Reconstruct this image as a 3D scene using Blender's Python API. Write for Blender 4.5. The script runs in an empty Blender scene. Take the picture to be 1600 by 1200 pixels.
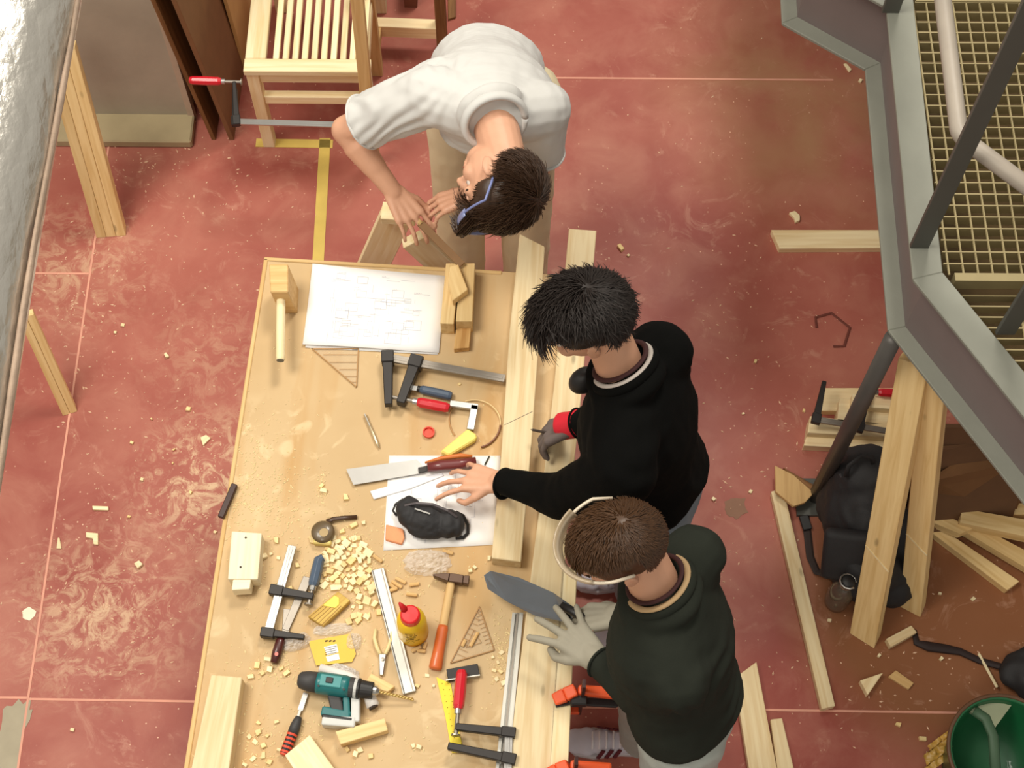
import bpy, bmesh, math, random
from math import sin, cos, pi, radians, hypot, atan2
from mathutils import Vector as V, Matrix, noise
random.seed(7)
SC = bpy.context.scene
COL = SC.collection

# ------------------------------------------------------------------ camera
F = 2400.0; CH = 4.7; PT = radians(64.2); RO = radians(.45)
R0 = V((1, 0, 0)); U0 = V((0, sin(PT), cos(PT))); D0 = V((0, cos(PT), -sin(PT)))
RX = R0 * cos(RO) + U0 * sin(RO); UX = U0 * cos(RO) - R0 * sin(RO)
cam = bpy.data.cameras.new('camera'); camo = bpy.data.objects.new('camera', cam); COL.objects.link(camo)
m = Matrix.Identity(4)
for i in range(3):
    m[i][0] = RX[i]; m[i][1] = UX[i]; m[i][2] = -D0[i]
m[2][3] = CH
camo.matrix_world = m
cam.sensor_width = 36; cam.lens = F / 1600 * 36; cam.clip_start = .05; cam.clip_end = 60
SC.camera = camo

def P(px, py, z):
    """world point at height z seen at photograph pixel px,py"""
    x = (px - 800) / F; y = (600 - py) / F
    d = D0 + RX * x + UX * y
    t = (z - CH) / d.z
    return V((d.x * t, d.y * t, z))

# ------------------------------------------------------------------ light
SC.view_settings.view_transform = 'Standard'; SC.view_settings.look = 'None'
SC.view_settings.exposure = 0.0; SC.view_settings.gamma = 1.0; SC.view_settings.use_curve_mapping = False
w = bpy.data.worlds.new('world'); SC.world = w; w.use_nodes = True
w.node_tree.nodes['Background'].inputs[0].default_value = (1.0, .93, .81, 1)
w.node_tree.nodes['Background'].inputs[1].default_value = .42
def area(name, loc, target, size, power, col=(1, .94, .83)):
    l = bpy.data.lights.new(name, 'AREA'); l.shape = 'RECTANGLE'; l.size = size[0]; l.size_y = size[1]
    l.energy = power; l.color = col
    o = bpy.data.objects.new(name, l); COL.objects.link(o); o.location = loc
    o.rotation_euler = (V(target) - V(loc)).to_track_quat('-Z', 'Y').to_euler()
    return o
area('hall_lamp', (-2.7, 1.8, 6.8), (-.6, 1.6, .6), (2.2, 2.2), 300)
area('hall_lamp', (1.3, 5.6, 7.6), (.2, 2.6, .5), (1.6, 1.6), 340)
area('hall_lamp', (-1.2, -2.6, 8.4), (-.6, 1.2, .5), (2, 2), 120)

# ------------------------------------------------------------------ materials
def lin(c):
    r = []
    for x in c[:3]:
        x /= 255.
        r.append(x / 12.92 if x <= .04045 else ((x + .055) / 1.055) ** 2.4)
    return (r[0], r[1], r[2], 1)
MATS = {}
def nt(name):
    m = bpy.data.materials.new(name); m.use_nodes = True
    return m, m.node_tree, m.node_tree.nodes['Principled BSDF']
def mat(name, c, rough=.6, metal=0, var=.08, scale=20, bump=0, bscale=200, alpha=1, trans=0, coat=0, ior=None, sheen=0):
    if name in MATS: return MATS[name]
    m, t, b = nt(name)
    N = t.nodes; L = t.links
    tc = N.new('ShaderNodeTexCoord')
    n = N.new('ShaderNodeTexNoise'); n.inputs['Scale'].default_value = scale; n.inputs['Detail'].default_value = 5
    L.new(tc.outputs['Object'], n.inputs['Vector'])
    mx = N.new('ShaderNodeMix'); mx.data_type = 'RGBA'
    l = lin(c)
    mx.inputs['A'].default_value = (l[0] * (1 - var * 1.6), l[1] * (1 - var * 1.6), l[2] * (1 - var * 1.6), 1)
    mx.inputs['B'].default_value = (min(1, l[0] * (1 + var * 1.6)), min(1, l[1] * (1 + var * 1.6)), min(1, l[2] * (1 + var * 1.6)), 1)
    L.new(n.outputs['Fac'], mx.inputs['Factor']); L.new(mx.outputs['Result'], b.inputs['Base Color'])
    b.inputs['Roughness'].default_value = rough; b.inputs['Metallic'].default_value = metal
    b.inputs['Alpha'].default_value = alpha; b.inputs['Transmission Weight'].default_value = trans
    b.inputs['Coat Weight'].default_value = coat
    if sheen: b.inputs['Sheen Weight'].default_value = sheen; b.inputs['Sheen Roughness'].default_value = .5
    if ior: b.inputs['IOR'].default_value = ior
    if bump:
        n2 = N.new('ShaderNodeTexNoise'); n2.inputs['Scale'].default_value = bscale; n2.inputs['Detail'].default_value = 4
        L.new(tc.outputs['Object'], n2.inputs['Vector'])
        bp = N.new('ShaderNodeBump'); bp.inputs['Strength'].default_value = bump; bp.inputs['Distance'].default_value = .002
        L.new(n2.outputs['Fac'], bp.inputs['Height']); L.new(bp.outputs['Normal'], b.inputs['Normal'])
    MATS[name] = m
    return m
def wood(name, ca, cb, knots=True, rough=.62):
    """grain runs along object X"""
    if name in MATS: return MATS[name]
    m, t, b = nt(name); N = t.nodes; L = t.links
    tc = N.new('ShaderNodeTexCoord'); oi = N.new('ShaderNodeObjectInfo')
    add = N.new('ShaderNodeVectorMath'); add.operation = 'ADD'
    sc = N.new('ShaderNodeVectorMath'); sc.operation = 'SCALE'; sc.inputs[3].default_value = 9
    cx = N.new('ShaderNodeCombineXYZ')
    for k in range(3): L.new(oi.outputs['Random'], cx.inputs[k])
    L.new(cx.outputs[0], sc.inputs[0])
    L.new(tc.outputs['Object'], add.inputs[0]); L.new(sc.outputs[0], add.inputs[1])
    mp = N.new('ShaderNodeMapping'); mp.inputs['Scale'].default_value = (1.6, 26, 26)
    L.new(add.outputs[0], mp.inputs['Vector'])
    n = N.new('ShaderNodeTexNoise'); n.inputs['Scale'].default_value = 2.2; n.inputs['Detail'].default_value = 6; n.inputs['Distortion'].default_value = .6
    L.new(mp.outputs[0], n.inputs['Vector'])
    cr = N.new('ShaderNodeValToRGB'); L.new(n.outputs['Fac'], cr.inputs[0])
    cr.color_ramp.elements[0].position = .32; cr.color_ramp.elements[0].color = lin(cb)
    cr.color_ramp.elements[1].position = .62; cr.color_ramp.elements[1].color = lin(ca)
    out = cr.outputs[0]
    if knots:
        mp2 = N.new('ShaderNodeMapping'); mp2.inputs['Scale'].default_value = (5, 13, 13)
        L.new(add.outputs[0], mp2.inputs['Vector'])
        vo = N.new('ShaderNodeTexVoronoi'); vo.inputs['Scale'].default_value = 1.0; L.new(mp2.outputs[0], vo.inputs['Vector'])
        kr = N.new('ShaderNodeValToRGB'); L.new(vo.outputs['Distance'], kr.inputs[0])
        kr.color_ramp.elements[0].position = .05; kr.color_ramp.elements[0].color = (1, 1, 1, 1)
        kr.color_ramp.elements[1].position = .11; kr.color_ramp.elements[1].color = (0, 0, 0, 1)
        mk = N.new('ShaderNodeMix'); mk.data_type = 'RGBA'; mk.inputs['B'].default_value = lin([x * .62 for x in cb])
        ml = N.new('ShaderNodeMath'); ml.operation = 'MULTIPLY'; ml.inputs[1].default_value = .6
        L.new(kr.outputs[0], ml.inputs[0]); L.new(ml.outputs[0], mk.inputs['Factor']); L.new(out, mk.inputs['A']); out = mk.outputs['Result']
    # slight per-piece tone
    hs = N.new('ShaderNodeHueSaturation'); mr = N.new('ShaderNodeMapRange'); mr.inputs['To Min'].default_value = .88; mr.inputs['To Max'].default_value = 1.06
    L.new(oi.outputs['Random'], mr.inputs['Value']); L.new(mr.outputs[0], hs.inputs['Value']); L.new(out, hs.inputs['Color'])
    L.new(hs.outputs[0], b.inputs['Base Color']); b.inputs['Roughness'].default_value = rough
    b.inputs['Specular IOR Level'].default_value = .25
    bp = N.new('ShaderNodeBump'); bp.inputs['Strength'].default_value = .12; bp.inputs['Distance'].default_value = .001
    L.new(n.outputs['Fac'], bp.inputs['Height']); L.new(bp.outputs[0], b.inputs['Normal'])
    MATS[name] = m
    return m
PINE = wood('pine', (238, 218, 176), (222, 194, 146))
PINEP = wood('pine_pale', (244, 228, 188), (232, 208, 156), knots=False)
PINED = wood('pine_yellowed', (236, 206, 150), (218, 182, 122))
BEECH = wood('beech', (222, 186, 130), (204, 162, 104), knots=False)
BROWNW = wood('brown_board', (140, 100, 62), (112, 76, 44), knots=False)
BLACKM = mat('black_metal', (42, 38, 36), .45, .3, .1)
BLACKP = mat('black_plastic', (30, 28, 28), .5)
STEEL = mat('bright_steel', (186, 184, 180), .3, .9, .06)
STEELD = mat('dull_steel', (150, 142, 132), .38, .75, .12, 30)
ALU = mat('brushed_aluminium', (196, 194, 186), .38, .7, .05)
RED = mat('red_plastic', (200, 24, 40), .4, coat=.3)
REDC = mat('red_cap', (214, 30, 34), .4, coat=.2)
ORANGE = mat('orange_plastic', (238, 92, 42), .5)
YELLOW = mat('yellow_plastic', (240, 196, 30), .45, coat=.2)
PAPER = mat('paper', (240, 238, 236), .85, var=.015)
INK = mat('ink_print', (182, 182, 192), .9)
SKIN = mat('skin', (214, 162, 132), .5, var=.05, scale=30, bump=.15, bscale=300)
STEELBLUE = mat('painted_steel', (136, 137, 126), .6, .0, .10, 9, bump=.2, bscale=60)
STEELWEB = mat('painted_steel_web', (124, 112, 110), .6, .0, .08, 6, bump=.1, bscale=60)
STEELDK = mat('dark_painted_steel', (82, 82, 76), .5, .1, .06, 9)
CLEAR = mat('clear_plastic', (236, 222, 196), .12, alpha=.12, var=.02)
CLEARB = mat('clear_film', (245, 240, 235), .2, alpha=.38, var=.05, bump=.6, bscale=90)

# ------------------------------------------------------------------ geometry helpers
WM = {}
class G:
    def __init__(s): s.v = []; s.f = []
    def add(s, vs, fs):
        o = len(s.v); s.v += [V(x) for x in vs]; s.f += [tuple(i + o for i in f) for f in fs]; return s
    def hexa(s, b, t):
        n = len(b)
        s.add(list(b) + list(t), [tuple(range(n))[::-1], tuple(range(n, 2 * n))] + [(i, (i + 1) % n, n + (i + 1) % n, n + i) for i in range(n)]); return s
    def box(s, c, sz, rz=0, R=None):
        R = R or Matrix.Rotation(rz, 3, 'Z'); c = V(c); h = V(sz) / 2
        q = [R @ V((x * h.x, y * h.y, z * h.z)) + c for z in (-1, 1) for x, y in ((-1, -1), (1, -1), (1, 1), (-1, 1))]
        return s.hexa(q[:4], q[4:])
    def bar(s, p, q, w, h, up=(0, 0, 1), w2=None, h2=None):
        p = V(p); q = V(q); d = (q - p).normalized(); up = V(up).normalized()
        if abs(d.dot(up)) > .98: up = V((0, 1, 0)) if abs(d.y) < .9 else V((1, 0, 0))
        sd = d.cross(up).normalized(); u = sd.cross(d)
        w2 = w if w2 is None else w2; h2 = h if h2 is None else h2
        r = lambda c, a, b: [c - sd * a / 2 - u * b / 2, c + sd * a / 2 - u * b / 2, c + sd * a / 2 + u * b / 2, c - sd * a / 2 + u * b / 2]
        return s.hexa(r(p, w, h), r(q, w2, h2))
    def prism(s, top, zb):
        top = [V(p) for p in top]
        a = sum(top[i].x * top[(i + 1) % len(top)].y - top[(i + 1) % len(top)].x * top[i].y for i in range(len(top)))
        if a < 0: top = top[::-1]
        return s.hexa([V((p.x, p.y, zb)) for p in top], top)
    def tube(s, pts, r, n=10, cap=True, flat=1.0, up=None):
        pts = [V(p) for p in pts]; k = len(pts)
        if not hasattr(r, '__len__'): r = [r] * k
        t0 = (pts[1] - pts[0]).normalized()
        a = V(up) if up else (V((0, 0, 1)) if abs(t0.z) < .9 else V((1, 0, 0)))
        vs = []; fs = []
        for i in range(k):
            t = (pts[min(i + 1, k - 1)] - pts[max(i - 1, 0)]).normalized()
            a = (a - t * a.dot(t)).normalized(); b = t.cross(a)
            for j in range(n):
                th = 2 * pi * j / n
                vs.append(pts[i] + (b * cos(th) + a * sin(th) * flat) * r[i])
        for i in range(k - 1):
            for j in range(n):
                fs.append((i * n + j, i * n + (j + 1) % n, (i + 1) * n + (j + 1) % n, (i + 1) * n + j))
        if cap: fs += [tuple(range(n))[::-1], tuple(range((k - 1) * n, k * n))]
        return s.add(vs, fs)
    def lathe(s, base, prof, axis=(0, 0, 1), n=24):
        b = V(base); k = len(prof); vs = []
        for r, z in prof:
            for j in range(n): vs.append(b + V((max(r, .0003) * cos(2 * pi * j / n), max(r, .0003) * sin(2 * pi * j / n), z)))
        return s.add(vs, [(i * n + j, i * n + (j + 1) % n, (i + 1) * n + (j + 1) % n, (i + 1) * n + j) for i in range(k - 1) for j in range(n)] + [tuple(range(n))[::-1], tuple(range((k - 1) * n, k * n))])
    def ell(s, c, r, R=None, n=16):
        R = R or Matrix.Identity(3); c = V(c); k = n // 2; vs = []; fs = []
        for i in range(1, k):
            ph = pi * i / k
            for j in range(n):
                th = 2 * pi * j / n
                vs.append(c + R @ V((r[0] * sin(ph) * cos(th), r[1] * sin(ph) * sin(th), r[2] * cos(ph))))
        vs += [c + R @ V((0, 0, r[2])), c + R @ V((0, 0, -r[2]))]; a = len(vs) - 2
        for i in range(k - 2):
            for j in range(n): fs.append((i * n + j, (i + 1) * n + j, (i + 1) * n + (j + 1) % n, i * n + (j + 1) % n))
        for j in range(n):
            fs.append((a, j, (j + 1) % n)); fs.append((a + 1, (k - 2) * n + (j + 1) % n, (k - 2) * n + j))
        return s.add(vs, fs)
    def cone(s, p, r1, q, r2, n=14, flat=False):
        """round cone; flat=True leaves the q end cut off square"""
        p = V(p); q = V(q); d = q - p; L = d.length; d = d / max(L, 1e-6)
        pts = [p - d * r1 * c for c in (.97, .75, .4)] + [p, q]; rr = [r1 * x for x in (.24, .66, .92)] + [r1, r2]
        if not flat: pts += [q + d * r2 * c for c in (.4, .75, .97)]; rr += [r2 * x for x in (.92, .66, .24)]
        return s.tube(pts, rr, n)
def frame_of(p, q):
    d = (V(q) - V(p)); 
    x = d.normalized(); z = V((0, 0, 1)) if abs(x.z) < .95 else V((0, 1, 0)); y = z.cross(x).normalized(); z = x.cross(y)
    M = Matrix.Identity(4)
    for i in range(3): M[i][0] = x[i]; M[i][1] = y[i]; M[i][2] = z[i]; M[i][3] = (V(p)[i] + V(q)[i]) / 2
    return M
def obj(name, g, m, parent=None, M=None, smooth=False, bev=0, sub=0, label=None, cat=None, group=None, kind=None, seg=1):
    M = M.copy() if M else None
    if M is None:
        M = Matrix.Identity(4)
        if g.v:
            lo = V([min(v[i] for v in g.v) for i in range(3)]); hi = V([max(v[i] for v in g.v) for i in range(3)])
            M = Matrix.Translation(((lo.x + hi.x) / 2, (lo.y + hi.y) / 2, lo.z))
    Mi = M.inverted()
    me = bpy.data.meshes.new(name); me.from_pydata([Mi @ v for v in g.v], [], g.f); me.update()
    if not isinstance(m, (list, tuple)): m = [m]
    for k in m: me.materials.append(k)
    if smooth:
        for p in me.polygons: p.use_smooth = True
    o = bpy.data.objects.new(name, me); COL.objects.link(o)
    put(o, M, parent)
    if bev:
        b = o.modifiers.new('bevel', 'BEVEL'); b.width = bev; b.segments = seg; b.limit_method = 'ANGLE'; b.angle_limit = radians(35)
    if sub:
        b = o.modifiers.new('sub', 'SUBSURF'); b.levels = sub; b.render_levels = sub
    tag(o, label, cat, group, kind)
    return o
def put(o, M, parent=None):
    if parent:
        o.parent = parent; o.matrix_parent_inverse = WM[parent.name].inverted()
    o.matrix_basis = M; WM[o.name] = M.copy() 
def tag(o, label=None, cat=None, group=None, kind=None):
    if label: o['label'] = label
    if cat: o['category'] = cat
    if group: o['group'] = group
    if kind: o['kind'] = kind
    return o
def thing(name, label, cat, loc, group=None):
    o = bpy.data.objects.new(name, None); COL.objects.link(o); o.empty_display_size = .05
    put(o, Matrix.Translation(V(loc))); tag(o, label, cat, group); return o
T = .85
def pt(px, py, h=0): return P(px, py, T + h)
def block(name, px, h, m, label=None, cat=None, hb=0, parent=None, base=T, bev=.0015, group=None, kind=None, ga=None):
    """board or block: px = outline of its top face in the photo at height base+h"""
    top = [P(x, y, base + h) for x, y in px]
    a = max(range(len(top)), key=lambda i: (top[i] - top[(i + 1) % len(top)]).length) if ga is None else ga
    M = frame_of(top[a], top[(a + 1) % len(top)])
    return obj(name, G().prism(top, base + hb), m, parent, M, bev=bev, label=label, cat=cat, group=group, kind=kind)
def beam(name, p, q, w, h, m, label=None, cat=None, parent=None, bev=.002, group=None, up=(0, 0, 1), kind=None):
    return obj(name, G().bar(p, q, w, h, up), m, parent, frame_of(p, q), bev=bev, label=label, cat=cat, group=group, kind=kind)

# ================================================================== SETTING
def floor_mat():
    m, t, b = nt('red_epoxy_floor'); N = t.nodes; L = t.links
    tc = N.new('ShaderNodeTexCoord')
    def noi(s, d=6, dist=0, off=0, rough=.6):
        mp = N.new('ShaderNodeMapping'); mp.inputs['Location'].default_value = (off, off * .7, off * .3); L.new(tc.outputs['Object'], mp.inputs[0])
        n = N.new('ShaderNodeTexNoise'); n.inputs['Scale'].default_value = s; n.inputs['Detail'].default_value = d; n.inputs['Distortion'].default_value = dist
        n.inputs['Roughness'].default_value = rough
        L.new(mp.outputs[0], n.inputs['Vector']); return n.outputs['Fac']
    def ramp(f, a, bb, ca=(0, 0, 0, 1), cb=(1, 1, 1, 1)):
        r = N.new('ShaderNodeValToRGB'); r.color_ramp.elements[0].position = a; r.color_ramp.elements[1].position = bb
        r.color_ramp.elements[0].color = ca; r.color_ramp.elements[1].color = cb; L.new(f, r.inputs[0]); return r.outputs[0]
    def mix(f, a, c):
        x = N.new('ShaderNodeMix'); x.data_type = 'RGBA'
        if isinstance(f, float): x.inputs[0].default_value = f
        else: L.new(f, x.inputs[0])
        for s, k in ((a, 'A'), (c, 'B')):
            if isinstance(s, tuple): x.inputs[k].default_value = s
            else: L.new(s, x.inputs[k])
        return x.outputs['Result']
    def mul(a, c):
        x = N.new('ShaderNodeMath'); x.operation = 'MULTIPLY'
        for s, k in ((a, 0), (c, 1)):
            if isinstance(s, float): x.inputs[k].default_value = s
            else: L.new(s, x.inputs[k])
        return x.outputs[0]
    base = mix(ramp(noi(1.3, 5), .36, .64), lin((146, 70, 60)), lin((170, 100, 86)))
    base = mix(mul(ramp(noi(5, 7, .5, 3), .45, .75), .5), base, lin((186, 128, 108)))
    def spot(c, r, r2):
        d = N.new('ShaderNodeVectorMath'); d.operation = 'DISTANCE'; L.new(tc.outputs['Object'], d.inputs[0]); d.inputs[1].default_value = (c.x, c.y, 0)
        q = N.new('ShaderNodeMapRange'); q.inputs['From Min'].default_value = r2; q.inputs['From Max'].default_value = r; L.new(d.outputs['Value'], q.inputs['Value'])
        return q.outputs[0]
    # beige zone near the stair and top of the hall, brown zone lower right
    g = spot(P(1290, 150, 0), .05, .75)
    base = mix(mul(g, ramp(noi(3, 6, .3, 9), .25, .7)), base, lin((166, 130, 92)))
    g = spot(P(1500, 930, 0), .42, .62)
    base = mix(mul(g, .82), base, lin((134, 90, 54)))
    # sawdust film: thin curls
    dust = ramp(noi(7, 10, 2.2, 5, .7), .56, .66)
    big = ramp(noi(1.6, 4, .3, 13), .42, .6)
    fac = mul(mul(dust, big), .55)
    out = mix(mul(fac, .55), base, lin((216, 172, 146)))
    for (x, y, r, k) in ((320, 750, .3, .75), (160, 960, .36, .6), (120, 420, .34, .38), (390, 900, .25, .42), (340, 560, .35, .2)):
        dd = ramp(noi(13, 9, 1.6, 2.0 + x, .72), .47, .60)
        out = mix(mul(mul(dd, spot(P(x, y, 0), .05, r)), k), out, lin((222, 196, 158)))
    # fine specks
    vo = N.new('ShaderNodeTexVoronoi'); vo.inputs['Scale'].default_value = 34; L.new(tc.outputs['Object'], vo.inputs['Vector'])
    sp = ramp(vo.outputs['Distance'], .07, .10, (1, 1, 1, 1), (0, 0, 0, 1))
    out = mix(mul(mul(sp, ramp(noi(3, 4, 0, 22), .45, .6)), .8), out, lin((235, 195, 165)))
    L.new(out, b.inputs['Base Color'])
    r = N.new('ShaderNodeMapRange'); r.inputs['To Min'].default_value = .38; r.inputs['To Max'].default_value = .62; L.new(noi(4), r.inputs['Value']); L.new(r.outputs[0], b.inputs['Roughness'])
    b.inputs['Specular IOR Level'].default_value = .3
    bp = N.new('ShaderNodeBump'); bp.inputs['Strength'].default_value = .15; bp.inputs['Distance'].default_value = .002
    L.new(noi(60, 4), bp.inputs['Height']); L.new(bp.outputs[0], b.inputs['Normal'])
    return m
floor = obj('floor', G().box((0, 2.5, -.05), (7.6, 7.6, .1)), floor_mat(), M=Matrix.Identity(4), kind='structure')
JOINT = mat('joint_filler', (214, 152, 130), .7, var=.15, scale=8)
GREYP = mat('grey_filler', (166, 156, 134), .85, var=.12, scale=14)
for a, b_ in (((-1.487, -1.3), (-1.487, 6.2)), ((-3.7, 1.182), (-1.49, 1.182)), ((-1.484, 1.178), (3.7, 1.142)), ((-3.7, 2.69), (-1.49, 2.69)), ((.0, 3.552), (1.2, 3.552))):
    beam('joint', (a[0], a[1], .0006), (b_[0], b_[1], .0006), .007, .002, JOINT, parent=floor, bev=0)
def blob(name, pts, z, m, parent, jag=.15, n=None, h=.002, **k):
    c = sum((P(x, y, 0) for x, y in pts), V((0, 0, 0))) / len(pts)
    out = []
    for i in range(len(pts)):
        a = P(*pts[i], 0); b2 = P(*pts[(i + 1) % len(pts)], 0)
        for s in range(4):
            q = a.lerp(b2, s / 4); q = c + (q - c) * (1 + random.uniform(-jag, jag)); q.z = z; out.append(q)
    return obj(name, G().prism(out, z - h), m, parent, **k)
blob('filler_patch', [(10, 1100), (48, 1090), (52, 1115), (35, 1150), (28, 1230), (-20, 1260), (-5, 1150)], .0015, GREYP, floor)
blob('filler_patch', [(1135, 780), (1165, 778), (1168, 800), (1150, 812), (1132, 800)], .001, mat('worn_grey', (140, 104, 84), .8), floor, .2)
blob('paint_spot', [(35, 955), (45, 948), (57, 955), (54, 963), (46, 970), (36, 966)], .0015, mat('white_paint', (236, 226, 200), .6), floor, .04)
TAPE = mat('yellow_floor_tape', (206, 178, 88), .6, var=.14, scale=12)
tp = thing('floor_tape', 'worn yellow marking tape making a corner on the red floor beyond the bench', 'tape', P(505, 300, 0))
beam('strip', P(508, 216, .001), P(497, 409, .001), .04, .002, TAPE, parent=tp, bev=0)
beam('strip', P(400, 223, .001), P(520, 225, .001), .036, .002, TAPE, parent=tp, bev=0)

# concrete wall, its footing
CONC = mat('grey_concrete', (170, 160, 142), .85, var=.14, scale=5, bump=.3, bscale=40)
CONCL = mat('concrete_edge', (186, 166, 144), .8)
cA = P(300, 190, .0); cA = P(300, 189, 0)
wl = obj('wall_left', G().box((cA.x - 1.6, cA.y + .12, 1.25), (3.2, .24, 2.5)), CONC, kind='structure', bev=.004)
obj('lit_edge', G().box((cA.x + .004, cA.y + .01, 1.25), (.022, .03, 2.5)), CONCL, wl)  # side edge of the wall, the light on it put into a paler colour
obj('trim_1', G().box((cA.x - .75, cA.y - .055, .02), (1.53, .13, .04)), mat('concrete_footing', (168, 152, 118), .85, var=.15, scale=8), kind='structure', bev=.006)

# ================================================================== STEEL LANDING (right)
ZT = 1.42; ZB = 1.15; W0 = V((0, 0, 0))
LX = thing('steel_stair_landing', 'grey painted steel landing with open grating floor and flat bar posts, right edge', 'stair', P(1300, 745, 0))
outer = [P(1700, 912, ZB), P(1388, 516, ZB), P(1352, 108, ZB), P(1222, 36, ZB), P(1214, -120, ZB)]
def inset(pl, d):
    r = []
    n = len(pl)
    for i in range(n):
        ns = []
        for a, b_ in ((i - 1, i), (i, i + 1)):
            if a < 0 or b_ >= n: continue
            e = (pl[b_] - pl[a]); e.z = 0; e.normalize(); ns.append(V((e.y, -e.x, 0)))
        if len(ns) == 2:
            k = (ns[0] + ns[1]).normalized(); k = k / k.dot(ns[0])
        else: k = ns[0]
        r.append(pl[i] + k * d)
    return r
def band(g, pl, d0, d1, z0, z1):
    A = inset(pl, d0); B = inset(pl, d1)
    for i in range(len(pl) - 1):
        q = [A[i], A[i + 1], B[i + 1], B[i]]
        g.prism([V((p.x, p.y, z1)) for p in q], z0)
    return g
# direction of travel is bottom-right -> top-left, so the platform lies on the right-hand side (+)
obj('bottom_flange', band(G(), outer, 0, .085, ZB - .012, ZB), STEELBLUE, LX, bev=.002)
obj('web', band(G(), outer, .045, .057, ZB, ZT - .012), STEELWEB, LX)
obj('top_flange', band(G(), outer, 0, .075, ZT - .012, ZT), STEELBLUE, LX, bev=.002)
# grating: bearing bars and cross rods
GB = mat('galvanised_grating', (150, 136, 98), .6, .2)
inn = inset(outer, .08)
a0 = inn[1]; xl = a0.x
g = G(); g2 = G()
def xmin_at(y):  # inner boundary x at given y
    pts = inn
    for i in range(len(pts) - 1):
        p, q = pts[i], pts[i + 1]
        if min(p.y, q.y) <= y <= max(p.y, q.y) and abs(p.y - q.y) > 1e-6:
            return p.x + (q.x - p.x) * (y - p.y) / (q.y - p.y)
    return None
yend = P(1500, 428, ZT).y
ytop = P(1450, 2, ZT).y
k = 0; y = ytop
while y > yend:
    xs = xmin_at(y)
    if xs is not None: g.box(((xs + 2.3) / 2, y, ZT - .02), (2.3 - xs, .0035, .034))
    y -= .034
x = xl + .012
while x < 2.2:
    # find extent of y inside boundary
    yl = yend
    for s in range(200):
        yy = yend + (ytop - yend) * s / 200; xm = xmin_at(yy)
        if xm is not None and xm <= x: yl = yy; break
    g2.tube([(x, yl, ZT - .006), (x, ytop, ZT - .006)], .003, 6)
    x += .036
obj('bearing_bars', g, GB, LX, kind='stuff'); obj('cross_rods', g2, GB, LX, kind='stuff')
sx0, sx1 = xmin_at(yend) or xl, 2.3
obj('edge_angle', G().box(((sx0 + sx1) / 2 + .02, yend - .008, ZT - .02), (sx1 - sx0, .022, .04)), GB, LX)
obj('edge_angle', G().box(((xl + sx1) / 2 + .02, ytop + .012, ZT - .02), (sx1 - xl, .022, .04)), GB, LX)
# first treads going down beyond the landing
for i, dz in enumerate((.07, .20)):
    y0 = yend - .03 - i * .25; g = G(); g2 = G()
    xs = (xmin_at(y0 - .22) or xl) + .02
    for j in range(8):
        xj = (xmin_at(y0 - .03 * j) or xs) + .012
        g.box(((xj + 2.2) / 2, y0 - .03 * j, ZT - dz), (2.2 - xj, .004, .03))
    q = xs + .02
    while q < 2.2: g2.tube([(q, y0, ZT - dz + .012), (q, y0 - .22, ZT - dz + .012)], .003, 6); q += .036
    t_ = obj('tread', g, GB, LX, kind='stuff'); obj('cross_rods', g2, GB, t_, kind='stuff')
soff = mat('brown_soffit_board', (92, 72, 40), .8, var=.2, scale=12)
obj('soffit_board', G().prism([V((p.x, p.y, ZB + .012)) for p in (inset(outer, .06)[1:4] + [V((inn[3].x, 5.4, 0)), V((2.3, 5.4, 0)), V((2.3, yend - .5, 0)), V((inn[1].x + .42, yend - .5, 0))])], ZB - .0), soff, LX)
# posts (flat bars) and round rails
def post(px, py, ang, h=1.02):
    b = P(px, py, ZT); R = Matrix.Rotation(ang, 3, 'Z')
    return obj('post', G().box((b.x, b.y, ZT + h / 2), (.046, .012, h), R=R), STEELDK, LX, bev=.001)
post(1436, 385, 0.0); post(1570, 520, 0.0); post(1391, 18, 0.0)
RZ = ZT + .37
r1 = P(1466, -60, RZ); r2 = P(1497, 196, RZ); r3 = P(1512, 222, RZ); r4 = P(1700, 362, RZ)
cpt = []
for i in range(9):
    t_ = i / 8; c_ = P(1497, 214, RZ)
    cpt.append(r2.lerp(c_, t_).lerp(c_.lerp(P(1528, 234, RZ), t_), t_))
obj('rail', G().tube([V((r1.x, r1.y + 1, RZ)), r1] + cpt + [r4], .0205, 16), mat('rail_paint', (158, 148, 136), .5), LX, smooth=True)
# round column under the corner
ctop = P(1396, 528, ZB - .012)
obj('column', G().tube([(ctop.x, ctop.y, 0), (ctop.x, ctop.y, ZB - .012)], .024, 18), mat('column_paint', (84, 80, 76), .45, .2), LX, smooth=True)
obj('base_plate', G().box((ctop.x, ctop.y, .006), (.13, .13, .012)), STEELDK, LX)

# ================================================================== FOIL DUCT (top left, close to camera)
DZ = 3.3; DR = .088
e0 = P(120, 0, DZ)
foil, t_, b_ = nt('aluminium_foil')
N = t_.nodes; L = t_.links
tc = N.new('ShaderNodeTexCoord'); n1 = N.new('ShaderNodeTexNoise'); n1.inputs['Scale'].default_value = 55; n1.inputs['Detail'].default_value = 8
mp = N.new('ShaderNodeMapping'); mp.inputs['Scale'].default_value = (1, .6, 1); L.new(tc.outputs['Object'], mp.inputs[0]); L.new(mp.outputs[0], n1.inputs['Vector'])
vo = N.new('ShaderNodeTexVoronoi'); vo.feature = 'DISTANCE_TO_EDGE'; vo.inputs['Scale'].default_value = 30; L.new(mp.outputs[0], vo.inputs['Vector'])
mth = N.new('ShaderNodeMath'); mth.operation = 'ADD'; L.new(n1.outputs['Fac'], mth.inputs[0]); L.new(vo.outputs['Distance'], mth.inputs[1])
bp = N.new('ShaderNodeBump'); bp.inputs['Strength'].default_value = .75; bp.inputs['Distance'].default_value = .004
L.new(mth.outputs[0], bp.inputs['Height']); L.new(bp.outputs[0], b_.inputs['Normal'])
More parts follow.
